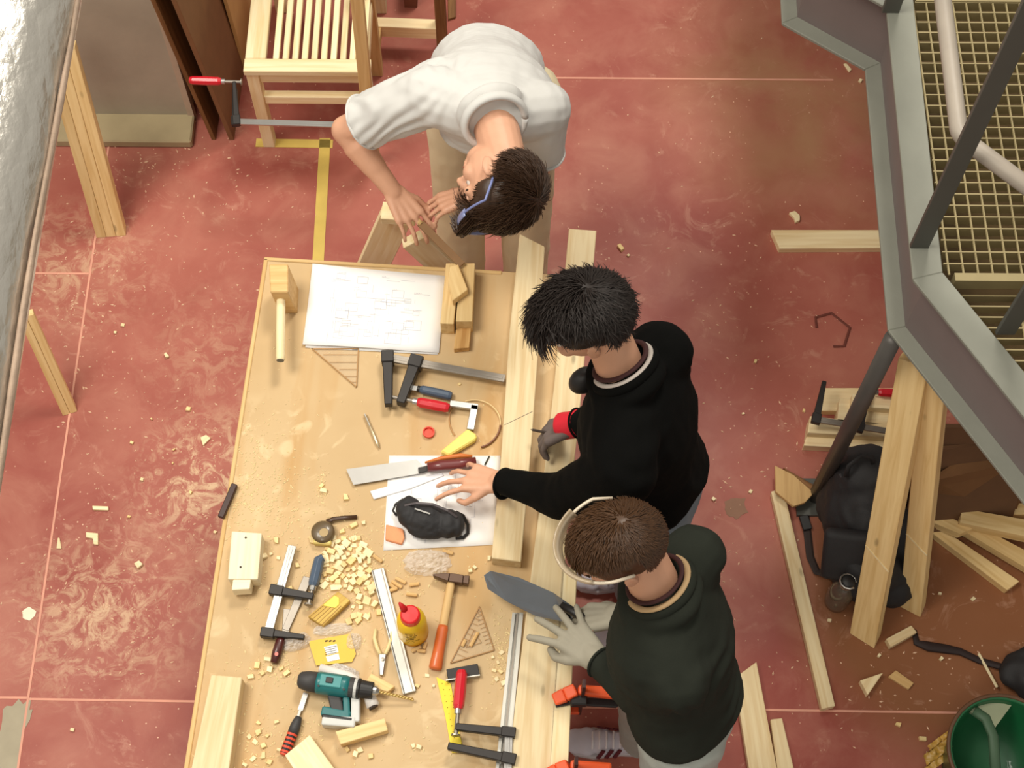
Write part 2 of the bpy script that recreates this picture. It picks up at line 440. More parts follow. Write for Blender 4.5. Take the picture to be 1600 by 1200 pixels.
b_.inputs['Base Color'].default_value = lin((222, 218, 210)); b_.inputs['Metallic'].default_value = .85; b_.inputs['Roughness'].default_value = .30
dx = e0.x - DR * 1.0
dl = [V((dx, y_, DZ)) for y_ in [ -.6 + .11 * i for i in range(48)]]
du = thing('insulated_duct', 'foil wrapped round duct running along the left side above the floor', 'duct', (dx, -.6, DZ))
gg = G().tube(dl, [DR * (1 + .012 * sin(i * 2.3) + .008 * sin(i * 5.1)) for i in range(48)], 48)
for v_ in gg.v:
    v_ += V((noise.noise(v_ * 9), 0, noise.noise(v_ * 9 + V((7, 7, 7))))) * .005
obj('foil_jacket', gg, foil, du, smooth=True)
TAPEB = mat('brown_foil_seam', (176, 152, 132), .7, .0, .25, 40, bump=.6, bscale=120)
sm = G(); pr = []
for i in range(60):
    y_ = -.6 + .09 * i
    a_ = radians(4 + 3 * sin(i * .9)); pr.append(V((dx + (DR + .002) * cos(a_), y_, DZ + (DR + .002) * sin(a_))))
sm.tube(pr, [.006 + .002 * noise.noise(p * 8) for p in pr], 8, flat=.5, up=(1, 0, 0))
obj('seam_tape', sm, TAPEB, du, smooth=True)
for yb in (.35, 1.6, 2.9):
    obj('strap_band', G().tube([(dx, yb, DZ), (dx, yb + .05, DZ)], DR + .006, 48), foil, du, smooth=False)
# hanger rods holding the duct up
for yb in (-.3, 3.6):
    obj('hanger_rod', G().tube([(dx, yb, DZ + DR), (dx, yb, 8)], .005, 8), STEELD, du)

# ================================================================== LEANING SHEETS AND STOOLS (top left)
def sheet(name, b0, b1, lean, h, th, m, label, group=None):
    """sheet standing on the floor along b0->b1, top shifted by lean"""
    b0 = V((b0[0], b0[1], 0)); b1 = V((b1[0], b1[1], 0)); t = V((lean[0], lean[1], h))
    d = (b1 - b0).normalized(); n = d.cross(t.normalized()) * th
    lo = [b0, b1, b1 + n, b0 + n]; zmin = min(q.z for q in lo)
    lo = [q - V((0, 0, zmin)) for q in lo]
    g = G().hexa(lo, [q + t for q in lo])
    return obj(name, g, m, None, frame_of(b0, b0 + t), bev=.001, label=label, cat='board', group=group)
s0 = P(366, 226, 0)
sheet('brown_sheet', (s0.x - .085, s0.y + .02), (s0.x - .035, s0.y + 1.5), (-.12, .04), 1.25, .016, BROWNW, 'dark brown sheet leaning left, nearest the concrete wall')
sheet('brown_sheet', (s0.x - .02, s0.y + .02), (s0.x + .03, s0.y + 1.5), (-.12, .04), 1.3, .018, mat('dark_fibreboard', (122, 84, 52), .75, var=.1), 'second dark brown sheet, leaning on the one by the wall')
sheet('fibreboard_sheet', (s0.x + .005, s0.y + .34), (s0.x + .03, s0.y + 1.6), (-.06, .10), 1.0, .014, mat('tan_fibreboard', (196, 156, 100), .75, var=.06), 'tan fibreboard sheet between the dark sheets and the slatted stool')

def stool(name, label, fl, w, d, h, rz, cat='stool', slats=9, loc=None):
    """fl = front-left foot (world), w along +x, d along +y (away)"""
    o = thing(name, label, cat, (fl[0], fl[1], 0)); R = Matrix.Rotation(rz, 3, 'Z')
    def W(x, y, z): return V((fl[0], fl[1], 0)) + R @ V((x, y, z))
    L = .042
    for x, y in ((0, 0), (w, 0), (0, d), (w, d)):
        beam('leg', W(x, y, 0), W(x, y, h - .03), L, L * 1.1, PINEP, parent=o)
    for y in (0, d):
        beam('apron', W(L / 2, y, h - .06), W(w - L / 2, y, h - .06), .024, .05, PINEP, parent=o)
        beam('stretcher', W(L / 2, y, h * .60), W(w - L / 2, y, h * .60), .03, .04, PINEP, parent=o)
    for x in (0, w):
        beam('apron', W(x, L / 2, h - .06), W(x, d - L / 2, h - .06), .024, .05, PINEP, parent=o)
    zt = h - .012
    beam('seat_rail', W(-.025, -.002, zt), W(w + .025, -.002, zt), .055, .024, PINEP, parent=o)
    beam('seat_rail', W(-.025, d, zt), W(w + .025, d, zt), .055, .024, PINEP, parent=o)
    beam('seat_rail', W(.012, .026, zt), W(.012, d - .028, zt), .07, .024, PINEP, parent=o)
    beam('seat_rail', W(w - .006, .026, zt), W(w - .006, d - .028, zt), .03, .024, PINEP, parent=o)
    x0 = .062; x1 = w - .026
    for i in range(slats):
        x = x0 + (x1 - x0) * (i + .6) / slats
        beam('slat', W(x, .026, zt), W(x, d - .028, zt), (x1 - x0) / slats * .62, .02, PINEP, parent=o)
    return o
HS = .46
f0 = P(409, 236, 0); 
tl = P(376, 104, HS); tr = P(556, 108, HS)
stool('slatted_stool', 'pale pine stool with a slatted seat beyond the white-shirted worker, top left', (tl.x + .035, tl.y + .01), (tr - tl).length - .01, .62, HS, 0.0)
# post leaning over its right end
sp = thing('leaning_batten', 'brown batten standing against the right edge of the slatted seat', 'batten', P(572, 165, .0))
beam('batten', P(574, 165, .35), P(552, -70, 1.0), .042, .03, BEECH, parent=sp, up=(0, -1, .3))
beam('batten_foot', P(574, 165, .35), (P(574, 165, .35).x, P(574, 165, .35).y, 0), .04, .03, BEECH, parent=sp, up=(0, 1, 0))
o2 = thing('low_stool', 'unfinished pine frame with a low rail right of the slatted stool', 'frame', P(590, 110, 0))
a_ = P(590, 112, 0); 
beam('post', a_, (a_.x + .0, a_.y, .72), .04, .045, BEECH, parent=o2, up=(0, 1, 0))
b2 = P(690, 46, .12)
a2 = P(604, 42, .12)
beam('rail', V((a2.x - .04, a2.y, .12)), b2, .045, .06, PINE, parent=o2)
beam('post', V((b2.x + .0, b2.y, 0)), V((b2.x, b2.y, .6)), .04, .05, BROWNW, parent=o2, up=(0, 1, 0))
beam('rail', V((a_.x, a_.y, .12)), V((a2.x - .03, a2.y + .02, .12)), .03, .05, BEECH, parent=o2)
block('brown_board', [(700, -20), (712, -20), (712, 26), (700, 30)], .012, BROWNW, 'narrow brown board lying behind the pine frame, top edge of the view', 'board', base=0)
beam('brown_post', P(642, 12, .0), P(655, -150, 0), .05, .3, mat('dark_carton', (120, 72, 52), .8), 'dark brown carton standing behind the pine frame', 'carton')

# ================================================================== CLAMPS
def fclamp(name, label, A, B, up, j1, j2, hand=None, hcol=RED, barw=.024, barh=.007, jt=.016, jw=.026, spin=None, parent=None, group=None, jm=BLACKM, taper=.55, barm=STEEL):
    """A,B bar ends; j1=(root,tip) fixed jaw; j2=(root,tip) sliding jaw; spin=(far end, collar, handle end)"""
    A = V(A); B = V(B)
    o = thing(name, label, 'clamp', (A.x, A.y, min(A.z, B.z, j1[1].z) - .01), group)
    obj('bar', G().bar(A, B, barw, barh, up).bar(A.lerp(B, .02) + V(up).normalized() * barh * .5, B.lerp(A, .02) + V(up).normalized() * barh * .5, barw * .35, .0012, up), barm, o, bev=.0006)
    obj('fixed_jaw', G().bar(j1[0] - (j1[1] - j1[0]).normalized() * .012, j1[1], jw, jt, up, jw * taper, jt * .8).bar(j1[0] - (j1[1] - j1[0]).normalized() * .014, j1[0] + (j1[1] - j1[0]).normalized() * .022, jw * 1.15, jt * 1.25, up), jm, o, bev=.002)
    obj('sliding_jaw', G().bar(j2[0] - (j2[1] - j2[0]).normalized() * .014, j2[1], jw * 1.05, jt, up, jw * .8, jt).bar(j2[0] - (j2[1] - j2[0]).normalized() * .016, j2[0] + (j2[1] - j2[0]).normalized() * .02, jw * 1.25, jt * 1.25, up), jm, o, bev=.002)
    if spin:
        s0_, s1_, s2_ = [V(q) for q in spin]
        d = (s1_ - s0_).normalized()
        obj('spindle', G().tube([s0_, s1_], .0055, 10).tube([s0_, s0_ + d * .004], .012, 12), STEELD, o, smooth=False)
        obj('collar', G().tube([s1_ - d * .012, s1_ + d * .002], .0095, 12), STEEL, o)
        L_ = (s2_ - s1_).length
        hg = G().tube([s1_, s1_ + d * L_ * .1, s1_ + d * L_ * .5, s1_ + d * L_ * .9, s2_], [.011, .0145, .0155, .0145, .011], 8)
        obj('handle', hg, hcol, o, bev=.001)
    return o
# clamp hung on the stool
zc = .43
fclamp('bar_clamp', 'bar clamp with red handle gripping the leg of the slatted stool', P(364, 190, zc), P(560, 196, zc), (0, 0, 1),
       (P(370, 190, zc), P(366, 128, zc + .02)), (P(368, 190, zc - .004), P(367, 140, zc)), spin=(P(378, 128, zc + .02), P(346, 127, zc + .02), P(296, 125, zc + .02)), barw=.022, jw=.022)

# ================================================================== LONG BOARDS, LEFT FLOOR
def lean_board(name, label, pb, pt_, w, th, m, strips=1, z1=.9, cat='board', upv=(0, 0, 1), z0=0.0, shift=0):
    b = P(pb[0], pb[1], z0 + .001); t = P(pt_[0], pt_[1], z1)
    d = (t - b).normalized(); sd = d.cross(V(upv)).normalized()
    o = thing(name, label, cat, b)
    if strips == 1: strips_w = [w]
    for i in range(strips):
        c = sd * (w / strips) * (i - (strips - 1) / 2)
        ww = w / strips - .001
        u = sd.cross(d)
        g = G().bar(b + c, t + c, ww, th, upv)
        # cut the foot level with the floor
        zlow = min(v.z for v in g.v)
        for v_ in g.v[:4]:
            v_ -= d * ((v_.z - z0) / d.z)
        obj('strip' if strips > 1 else 'plank', g, m, o, frame_of(b, t), bev=.0015)
    return o
lean_board('laminated_board', 'three-strip glued pine board leaning left, below the concrete wall', (174, 362), (92, 70), .105, .04, PINED, 3, z1=.75)
lean_board('laminated_board', 'short yellowish pine board leaning left, half hidden under the foil duct', (108, 640), (40, 490), .05, .03, PINED, 2, z1=.40)

# ================================================================== RIGHT SIDE FLOOR
CARD = mat('corrugated_card', (176, 130, 82), .85, var=.08)
block('pine_plank', [(1205, 359), (1640, 359), (1640, 386), (1218, 388)], .03, PINE, 'pine plank lying across the floor, its end under the steel landing', 'plank', base=0)
hx = [P(x, y, .004) for x, y in ((1276, 512), (1274, 496), (1299, 489), (1328, 512), (1319, 541), (1302, 541))]
obj('bent_strip', G().tube(hx, .005, 6, flat=.5), mat('rusty_strip', (104, 48, 36), .7), label='thin rusty strip bent into an open hexagon on the bare red floor', cat='metal strip')
# stack of short pine boards with a clamp
zb = 0
st = [([(1284, 606), (1470, 606), (1470, 640), (1284, 642)], .035, 0), ([(1262, 676), (1400, 690), (1402, 704), (1256, 696)], .04, 0),
      ([(1266, 650), (1402, 664), (1402, 684), (1262, 676)], .075, 0), ([(1312, 622), (1404, 630), (1404, 664), (1308, 660)], .075, .0),
      ([(1332, 615), (1408, 622), (1408, 640), (1330, 634)], .11, .075)]
lb = ['flat pine board at the back of the clamped stack by the backpack', 'front pine batten of the clamped stack by the backpack', 'upper pine board just behind the front batten of the clamped stack',
      'pine board in the middle of the clamped stack by the backpack', 'short pine block lying on top of the clamped stack by the backpack']
for (px, h, hb), l_ in zip(st, lb): block('pine_board', px, h, PINE, l_, 'board', base=0, hb=hb)
zc = .135
fclamp('bar_clamp', 'black clamp with red handle lying over the board stack beside the backpack', P(1272, 655, zc), P(1425, 680, zc), (0, 0, 1),
       (P(1275, 656, zc), P(1288, 596, zc)), (P(1342, 668, zc), P(1357, 612, zc)), spin=(P(1350, 612, zc), P(1372, 613, zc), P(1412, 616, zc)), barm=STEELD, barw=.02)
# scrap of plywood, stick
block('plywood_offcut', [(1211, 727), (1240, 742), (1272, 770), (1258, 785), (1240, 791), (1212, 768)], .06, wood('ply', (200, 164, 112), (180, 142, 92), knots=False), 'tapered light plywood offcut leaning by the backpack', 'offcut', base=0, hb=.045)
block('wood_offcut', [(1224, 730), (1290, 768), (1286, 776), (1256, 772)], .04, BROWNW, 'thin brown wedge under the plywood offcut by the backpack', 'offcut', base=0)
block('pine_batten', [(1205, 768), (1224, 762), (1305, 1103), (1284, 1108)], .03, PINE, 'long pine batten on the open floor left of the black bottle', 'batten', base=0)
block('pine_plank', [(1147, 1060), (1182, 1034), (1216, 1212), (1172, 1212)], .03, PINE, 'pine plank with an angled end, right of the lowest worker', 'plank', base=0)
block('pine_batten', [(1204, 1124), (1222, 1122), (1243, 1212), (1216, 1212)], .025, PINE, 'narrow pine batten beside the angle-ended plank, bottom edge', 'batten', base=0)
block('pine_offcut', [(1385, 998), (1424, 977), (1433, 988), (1392, 1011)], .03, PINE, 'small rectangular pine offcut below the leaning planks', 'offcut', base=0)
block('pine_offcut', [(1344, 1063), (1380, 1051), (1356, 1086)], .03, PINE, 'triangular pine offcut on the red floor', 'offcut', base=0)
block('pine_offcut', [(1388, 1057), (1400, 1047), (1428, 1067), (1420, 1077)], .012, BEECH, 'thin tan offcut beside the triangular offcut', 'offcut', base=0)
# pile of battens right
pl = [([(1420, 805), (1452, 812), (1593, 908), (1574, 922)], .035, 0, 'lowest and longest batten of the pile under the landing'),
      ([(1440, 790), (1470, 790), (1660, 890), (1650, 915)], .06, .02, 'second batten of the pile under the landing, above the longest one'),
      ([(1482, 786), (1640, 786), (1640, 806), (1500, 800)], .08, .0, 'straight batten at the back of the pile under the landing'),
      ([(1503, 794), (1640, 818), (1640, 846), (1500, 816)], .11, .06, 'top batten lying across the pile under the landing'),
      ([(1405, 770), (1440, 785), (1520, 826), (1500, 834), (1420, 800)], .085, .045, 'short batten crossing the pile under the landing')]
for px, h, hb, l_ in pl: block('pine_batten', px, h, PINED, l_, 'batten', base=0, hb=hb)
# brown panels leaning at the back
DKB = mat('dark_brown_panel', (104, 72, 46), .8, var=.1); 
for i, (a, b_, z, l_) in enumerate((((1440, 668), (1620, 668), .45, 'dark panel furthest back under the stair landing'), ((1440, 705), (1620, 690), .38, 'dark brown sheet in the middle under the stair landing'))):
    p0 = P(a[0], a[1], z); p1 = P(b_[0], b_[1], z); 
    q0 = V((p0.x, p0.y - .16, 0)); q1 = V((p1.x, p1.y - .16, 0)); n = V((0, .012, 0))
    obj('fibreboard_sheet', G().hexa([q0, q1, q1 + n, q0 + n], [p0, p1, p1 + n, p0 + n]), DKB, label=l_, cat='panel')
p = [P(1440, 770, .02), P(1600, 780, .02)]
cp = [P(1455, 752, .3), P(1507, 718, .32), P(1620, 716, .32)]
g = G(); base_ = [V((c_.x, c_.y - .10, .0)) for c_ in cp]; n = V((0, .01, 0))
base_[0].y = base_[1].y - .0; 
g.hexa([base_[0], base_[2], base_[2] + n, base_[0] + n], [cp[0], cp[2], cp[2] + n, cp[0] + n]); g.hexa([cp[0], cp[2], cp[2] + n, cp[0] + n], [cp[1], cp[2] + V((0, 0, .004)), cp[2] + n + V((0, 0, .004)), cp[1] + n])
obj('cardboard_panel', g, mat('brown_card', (122, 84, 50), .85), label='brown cardboard panel with a clipped corner behind the batten pile', cat='panel')
for i, (pb, ptp, wd, l_, zz) in enumerate((((1352, 990), (1432, 560), .085, 'tall scarf-jointed pine beam leaning against the landing, left of the pair', 1.0), ((1426, 945), (1462, 590), .07, 'tall scarf-jointed pine beam leaning against the landing, right of the pair', .95))):
    o = lean_board('jointed_beam', l_, pb, ptp, wd, .05, PINED, 1, z1=zz, upv=(-.45, -.3, 1))
    b = P(pb[0], pb[1], 0); t = P(ptp[0], ptp[1], zz)
    # scarf joint line: a raised sliver across the face
    c1 = b.lerp(t, .33); d = (t - b).normalized(); sd = d.cross(V((-.45, -.3, 1))).normalized(); u = sd.cross(d)
    if u.z < 0: u = -u
    q = c1 + u * .0255
    obj('scarf_step', G().bar(q - sd * wd * .48 + d * .03, q + sd * wd * .48 - d * .04, .004, .004, u), PINEP, o)
# backpack
def lump(g, c, r, R=None, k=18): return g.ell(c, r, R, k)
def remesh(name, g, m, vox, parent=None, smooth=4, disp=None, label=None, cat=None, M=None):
    lo = V([min(v[i] for v in g.v) for i in range(3)])
    c = sum(g.v, V((0, 0, 0))) / len(g.v); M = M or Matrix.Translation((c.x, c.y, lo.z)); Mi = M.inverted()
    me = bpy.data.meshes.new('tmp'); me.from_pydata([Mi @ v for v in g.v], [], g.f); me.update()
    o = bpy.data.objects.new('tmp', me); COL.objects.link(o)
    r = o.modifiers.new('r', 'REMESH'); r.mode = 'VOXEL'; r.voxel_size = vox; r.use_smooth_shade = True
    if smooth:
        s = o.modifiers.new('s', 'SMOOTH'); s.factor = .5; s.iterations = smooth
    dg = bpy.context.evaluated_depsgraph_get(); 
    me2 = bpy.data.meshes.new_from_object(o.evaluated_get(dg)); bpy.data.objects.remove(o); bpy.data.meshes.remove(me)
    if disp:
        ns = [v.normal.copy() for v in me2.vertices]
        for v, n in zip(me2.vertices, ns): v.co += n * disp(M @ v.co, n)
    me2.name = name; me2.materials.clear(); me2.materials.append(m)
    for p_ in me2.polygons: p_.use_smooth = True
    o = bpy.data.objects.new(name, me2); COL.objects.link(o); put(o, M, parent); tag(o, label, cat); return o
NYL = mat('black_nylon', (34, 33, 35), .7, var=.15, bump=.3, bscale=300)
bc = P(1345, 850, 0)
bp_ = thing('backpack', 'black fabric backpack slumped on the floor behind the leaning beams', 'backpack', bc)
g = G()
tp_ = P(1350, 725, .36); 
for (x, y, z, rx, ry, rz_) in ((1350, 870, .12, .12, .15, .12), (1345, 800, .16, .13, .15, .14), (1352, 752, .22, .12, .12, .13), (1385, 850, .1, .11, .16, .10), (1390, 900, .07, .09, .1, .07), (1310, 790, .12, .07, .1, .11)):
    g.ell(P(x, y, z), (rx, ry, rz_))
remesh('body', g, NYL, .012, bp_, 5, lambda p_, n_: .012 * noise.noise(p_ * 14) + .005 * noise.noise(p_ * 40))
obj('front_pocket', G().bar(P(1330, 830, .28), P(1322, 905, .14), .16, .05, (-.2, -.3, 1)), NYL, bp_, bev=.02, seg=3, smooth=True)
zp = [P(1312 + 26 * sin(i / 12 * pi) , 740 + 12 * i, .30 - .012 * i) for i in range(13)]
obj('zip', G().tube(zp, .004, 6), mat('zip_grey', (70, 68, 70), .5), bp_)
obj('handle_loop', G().tube([P(x, y, z) for x, y, z in ((1322, 745, .33), (1326, 728, .37), (1345, 712, .39), (1362, 715, .37), (1366, 730, .33))], .008, 8, flat=.5), NYL, bp_, smooth=True)
obj('strap', G().tube([P(x, y, .006 + z) for x, y, z in ((1258, 806, 0), (1262, 835, 0), (1266, 870, 0), (1276, 893, .0), (1300, 900, .02), (1312, 880, .05))], .013, 6, flat=.25), mat('dark_webbing', (44, 28, 22), .7), bp_)
obj('strap_buckle', G().bar(P(1255, 806, .012), P(1262, 828, .012), .03, .012), BLACKP, bp_, bev=.002)
# bottle standing by the backpack
def lathe_parts(o, base, parts, axis=(0, 0, 1), n=24):
    for nm, prof, m_ in parts: obj(nm, G().lathe(base, prof, axis, n), m_, o, smooth=True)
bt = P(1306, 940, 0)
o = thing('drinking_bottle', 'dark translucent drinking bottle with a chrome cap beside the backpack', 'bottle', bt)
lathe_parts(o, bt, (('body', [(.03, .0), (.038, .004), (.04, .03), (.04, .10), (.036, .13), (.02, .155), (.016, .16)], mat('smoked_plastic', (84, 76, 66), .2, coat=.6)),
                    ('neck', [(.017, .16), (.019, .162), (.019, .178), (.016, .18)], STEEL),
                    ('cap', [(.021, .18), (.022, .182), (.022, .2), (.018, .205), (0, .206)], BLACKP)))
obj('carry_ring', G().tube([bt + V((.026 * cos(a * pi / 6), .0 + .026 * sin(a * pi / 6), .19 + .002 * a)) for a in range(11)], .0035, 8), STEEL, o, smooth=True)
# black strap and bag lower right
sb = thing('shoulder_bag', 'black fabric bag with a long strap trailing over the floor, right edge', 'bag', P(1590, 1060, 0))
g = G()
for (x, y, z, a, b_, c_) in ((1590, 1050, .04, .06, .06, .05), (1620, 1060, .05, .09, .08, .06), (1612, 1035, .04, .08, .05, .05)): g.ell(P(x, y, z), (a, b_, c_))
remesh('body', g, NYL, .01, sb, 3, lambda p_, n_: .012 * noise.noise(p_ * 22))
obj('strap', G().tube([P(x, y, z) for x, y, z in ((1428, 984, .01), (1432, 1004, .008), (1450, 1010, .01), (1478, 1014, .006), (1500, 1018, .012), (1530, 1032, .008), (1558, 1040, .02), (1580, 1045, .04))], [.008, .012, .016, .015, .012, .011, .011, .01], 8, flat=.4), mat('black_strap', (38, 22, 20), .7), sb, smooth=True)
beam('thin_stick', P(1529, 1021, .006), P(1558, 1074, .03), .009, .007, PINEP, 'thin pale stick lying over the black bag strap', 'stick')
# green bin with a cloth / transparent sheet at the corner
gb_c = P(1570, 1176, .22)
GREEN = mat('green_plastic', (18, 92, 52), .45, coat=.2)
gb = thing('green_bin', 'round green plastic bin with a grey panel inside, bottom right corner', 'bin', (gb_c.x, gb_c.y, 0))
rad = .158
prof = [(rad * .78, 0), (rad * .82, .01), (rad, .22), (rad * 1.04, .224), (rad * 1.04, .232), (rad * .985, .232), (rad * .97, .22), (rad * .80, .02), (0.001, .015)]
obj('shell', G().lathe((gb_c.x, gb_c.y, 0), prof, n=40), GREEN, gb, smooth=True)
obj('rim', G().tube([V((gb_c.x + rad * 1.05 * cos(a * pi / 20), gb_c.y + rad * 1.05 * sin(a * pi / 20), .232)) for a in range(41)], .006, 8), mat('rim_brown', (96, 66, 44), .5), gb, smooth=True)
obj('inner_panel', G().prism([P(1516, 1112, .20), P(1528, 1098, .20), P(1588, 1092, .20), P(1554, 1138, .20)], .185), mat('grey_green_card', (150, 156, 128), .8), gb)
obj('divider', G().tube([P(x, y, .20) for x, y in ((1522, 1110), (1540, 1122), (1552, 1150), (1556, 1210))], .016, 8, flat=.6), mat('dull_green', (70, 96, 72), .6), gb, smooth=True)
fl = mat('amber_film', (206, 164, 76), .35, var=.25, scale=14, alpha=.85)
g = G(); N_ = 14; vs = []
for i in range(N_):
    for j in range(N_):
        px = 1446 + 36 * (j / 13) - 10 * (i / 13) + 5 * sin(i); py = 1168 + 50 * i / 13 - 26 * (j / 13)
        q = P(px, py, .0); q.z = .02 + .05 * abs(noise.noise(V((i * .9, j * .7, 3)))) + .02 * (j / 13)
        vs.append(q)
g.add(vs, [(i * N_ + j, i * N_ + j + 1, (i + 1) * N_ + j + 1, (i + 1) * N_ + j) for i in range(N_ - 1) for j in range(N_ - 1)])
obj('plastic_sheet', g, fl, label='crumpled amber plastic sheet beside the green bin', cat='plastic sheet', smooth=True)
g = G(); vs = []
for i in range(22):
    for j in range(10):
        px = 1372 + (1540 - 1372) * i / 21 + (j * 4); py = 1112 - 34 * sin(i / 21 * pi * .5) - j * 7 + 4 * sin(i * .8)
        q = P(px, py, 0); q.z = .004 + .012 * abs(sin(i * .5 + j * .9)) ; vs.append(q)

# ================================================================== WORKBENCH
MDF = None
def mdf():
    m, t, b = nt('worn_tabletop'); N = t.nodes; L = t.links
    tc = N.new('ShaderNodeTexCoord')
    def noi(s, d=6, dist=0, off=0, sc=(1, 1, 1)):
        mp = N.new('ShaderNodeMapping'); mp.inputs['Location'].default_value = (off, off * .7, off * .3); mp.inputs['Scale'].default_value = sc
        L.new(tc.outputs['Object'], mp.inputs[0])
        n = N.new('ShaderNodeTexNoise'); n.inputs['Scale'].default_value = s; n.inputs['Detail'].default_value = d; n.inputs['Distortion'].default_value = dist
        L.new(mp.outputs[0], n.inputs['Vector']); return n.outputs['Fac']
    def ramp(f, a, c):
        r = N.new('ShaderNodeMapRange'); r.inputs['From Min'].default_value = a; r.inputs['From Max'].default_value = c; L.new(f, r.inputs['Value']); return r.outputs[0]
    def mix(f, a, c):
        x = N.new('ShaderNodeMix'); x.data_type = 'RGBA'; L.new(f, x.inputs[0])
        for s, k in ((a, 'A'), (c, 'B')):
            if isinstance(s, tuple): x.inputs[k].default_value = s
            else: L.new(s, x.inputs[k])
        return x.outputs['Result']
    base = mix(ramp(noi(2.2), .35, .65), lin((190, 160, 116)), lin((204, 176, 133)))
    base = mix(ramp(noi(3, 5, .5, 4, (3, .5, 1)), .52, .75), base, lin((190, 150, 96)))
    # pale dust film with streaks
    f = ramp(noi(9, 9, 1.5, 8), .55, .66); g_ = ramp(noi(2, 3, 0, 15), .45, .62)
    mm = N.new('ShaderNodeMath'); mm.operation = 'MULTIPLY'; L.new(f, mm.inputs[0]); L.new(g_, mm.inputs[1])
    m2 = N.new('ShaderNodeMath'); m2.operation = 'MULTIPLY'; L.new(mm.outputs[0], m2.inputs[0]); m2.inputs[1].default_value = .45
    base = mix(m2.outputs[0], base, lin((236, 214, 172)))
    L.new(base, b.inputs['Base Color']); b.inputs['Roughness'].default_value = .55; b.inputs['Specular IOR Level'].default_value = .3
    return m
MDF = mdf()
E1 = V((1, -.0585, 0)).normalized(); E2 = V((-.0585, -1, 0)).normalized()
tA = P(413, 402, T); TW = .885; TL = 1.95
def TB(a, b, z): q = tA + E1 * a + E2 * b; return V((q.x, q.y, z))
tb = thing('workbench', 'long tan board workbench covered with tools, shavings and drawings', 'workbench', TB(TW / 2, TL / 2, 0))
obj('tabletop', G().prism([TB(0, 0, T), TB(TW, 0, T), TB(TW, TL, T), TB(0, TL, T)], T - .022), MDF, tb, frame_of(TB(0, TL / 2, T), TB(TW, TL / 2, T)), bev=.002)
lip = wood('lip', (220, 186, 132), (204, 166, 108), knots=False)
for a, b_ in (((.006, .006), (.006, TL)), ((.0, .006), (TW * .78, .006))):
    beam('edge_lip', TB(a[0], a[1], T + .0015), TB(b_[0], b_[1], T + .0015), .012, .004, lip, parent=tb)
for a in (.1, TW - .1):
    for b_ in (.14, TL - .14): beam('leg', TB(a, b_, 0), TB(a, b_, T - .022), .07, .07, PINED, parent=tb)
    beam('side_rail', TB(a, .18, T - .08), TB(a, TL - .18, T - .08), .035, .1, PINED, parent=tb)
for b_ in (.14, TL - .14): beam('cross_rail', TB(.14, b_, T - .08), TB(TW - .14, b_, T - .08), .035, .1, PINED, parent=tb)
for a in (.1, TW - .1): beam('foot_rail', TB(a, .18, .2), TB(a, TL - .18, .2), .035, .06, PINED, parent=tb)

# long beams on the bench
block('pine_beam', [(812, 365), (851, 385), (843, 520), (831, 690), (814, 878), (768, 872), (784, 700), (796, 520)], .05, PINE, 'pale pine beam with a diagonal end, closest to the papers, on the bench', 'beam', bev=.002, ga=6)
block('pine_beam', [(889, 357), (932, 360), (925, 440), (908, 620), (886, 830), (878, 960), (860, 1212), (793, 1212), (806, 1090), (832, 880), (851, 730), (866, 600)], .036, PINE, 'longest pine beam on the bench, passing under the lowest worker\'s saw', 'beam', bev=.002, ga=5)
block('pine_batten', [(877, 884), (902, 887), (887, 1212), (857, 1212)], .036, PINEP, 'narrow pine batten held by orange clamps along the bench edge', 'batten', bev=.002)
block('pine_beam', [(330, 1054), (378, 1058), (356, 1214), (296, 1214)], .055, PINE, 'thick pine beam lying at the lower left corner of the bench', 'beam', bev=.002)
# pencil line on the first beam
beam('pencil_mark', P(788, 664, T + .0503), P(832, 643, T + .0503), .0016, .0006, mat('graphite', (120, 110, 96), .7), 'dark thin carpenter\'s line or wire across the diagonal-ended beam', 'marking')
# steel rails
rl = thing('aluminium_rail', 'long grooved aluminium rail lying against the longest beam', 'rail', pt(800, 1080))
for k, (x0, x1, w_, h_) in enumerate(((803, 776, .008, .012), (809, 783, .005, .006), (815, 791, .009, .012))):
    obj('rib', G().bar(pt(x0, 958, h_ / 2 + .001), pt(x1, 1212, h_ / 2 + .001), w_, h_), ALU if k != 1 else STEELD, rl)
obj('web', G().bar(pt(809, 958, .0015), pt(783, 1212, .0015), .024, .002), ALU, rl)

# joint blocks at the top
JB = wood('joint_block', (236, 206, 150), (216, 178, 118), knots=False)
JE = wood('end_grain', (214, 172, 112), (178, 130, 72), knots=False)
block('mortise_block', [(697, 411), (719, 411), (709, 506), (688, 505)], .062, JB, 'upright-edged pine block touching the right edge of the drawing', 'block')
block('mortise_block', [(722, 411), (742, 411), (738, 502), (712, 502), (716, 460)], .066, JB, 'pine block beside the one touching the drawing, with a brown end', 'block')
block('tenon_step', [(713, 512), (736, 512), (733, 543), (709, 545)], .024, JE, 'low brown end-grain step in front of the two upright pine blocks', 'block')
block('angled_block', [(703, 416), (716, 413), (731, 452), (707, 470), (700, 440)], .095, JB, 'angled pine block lying on top of the two upright blocks', 'block', hb=.067)
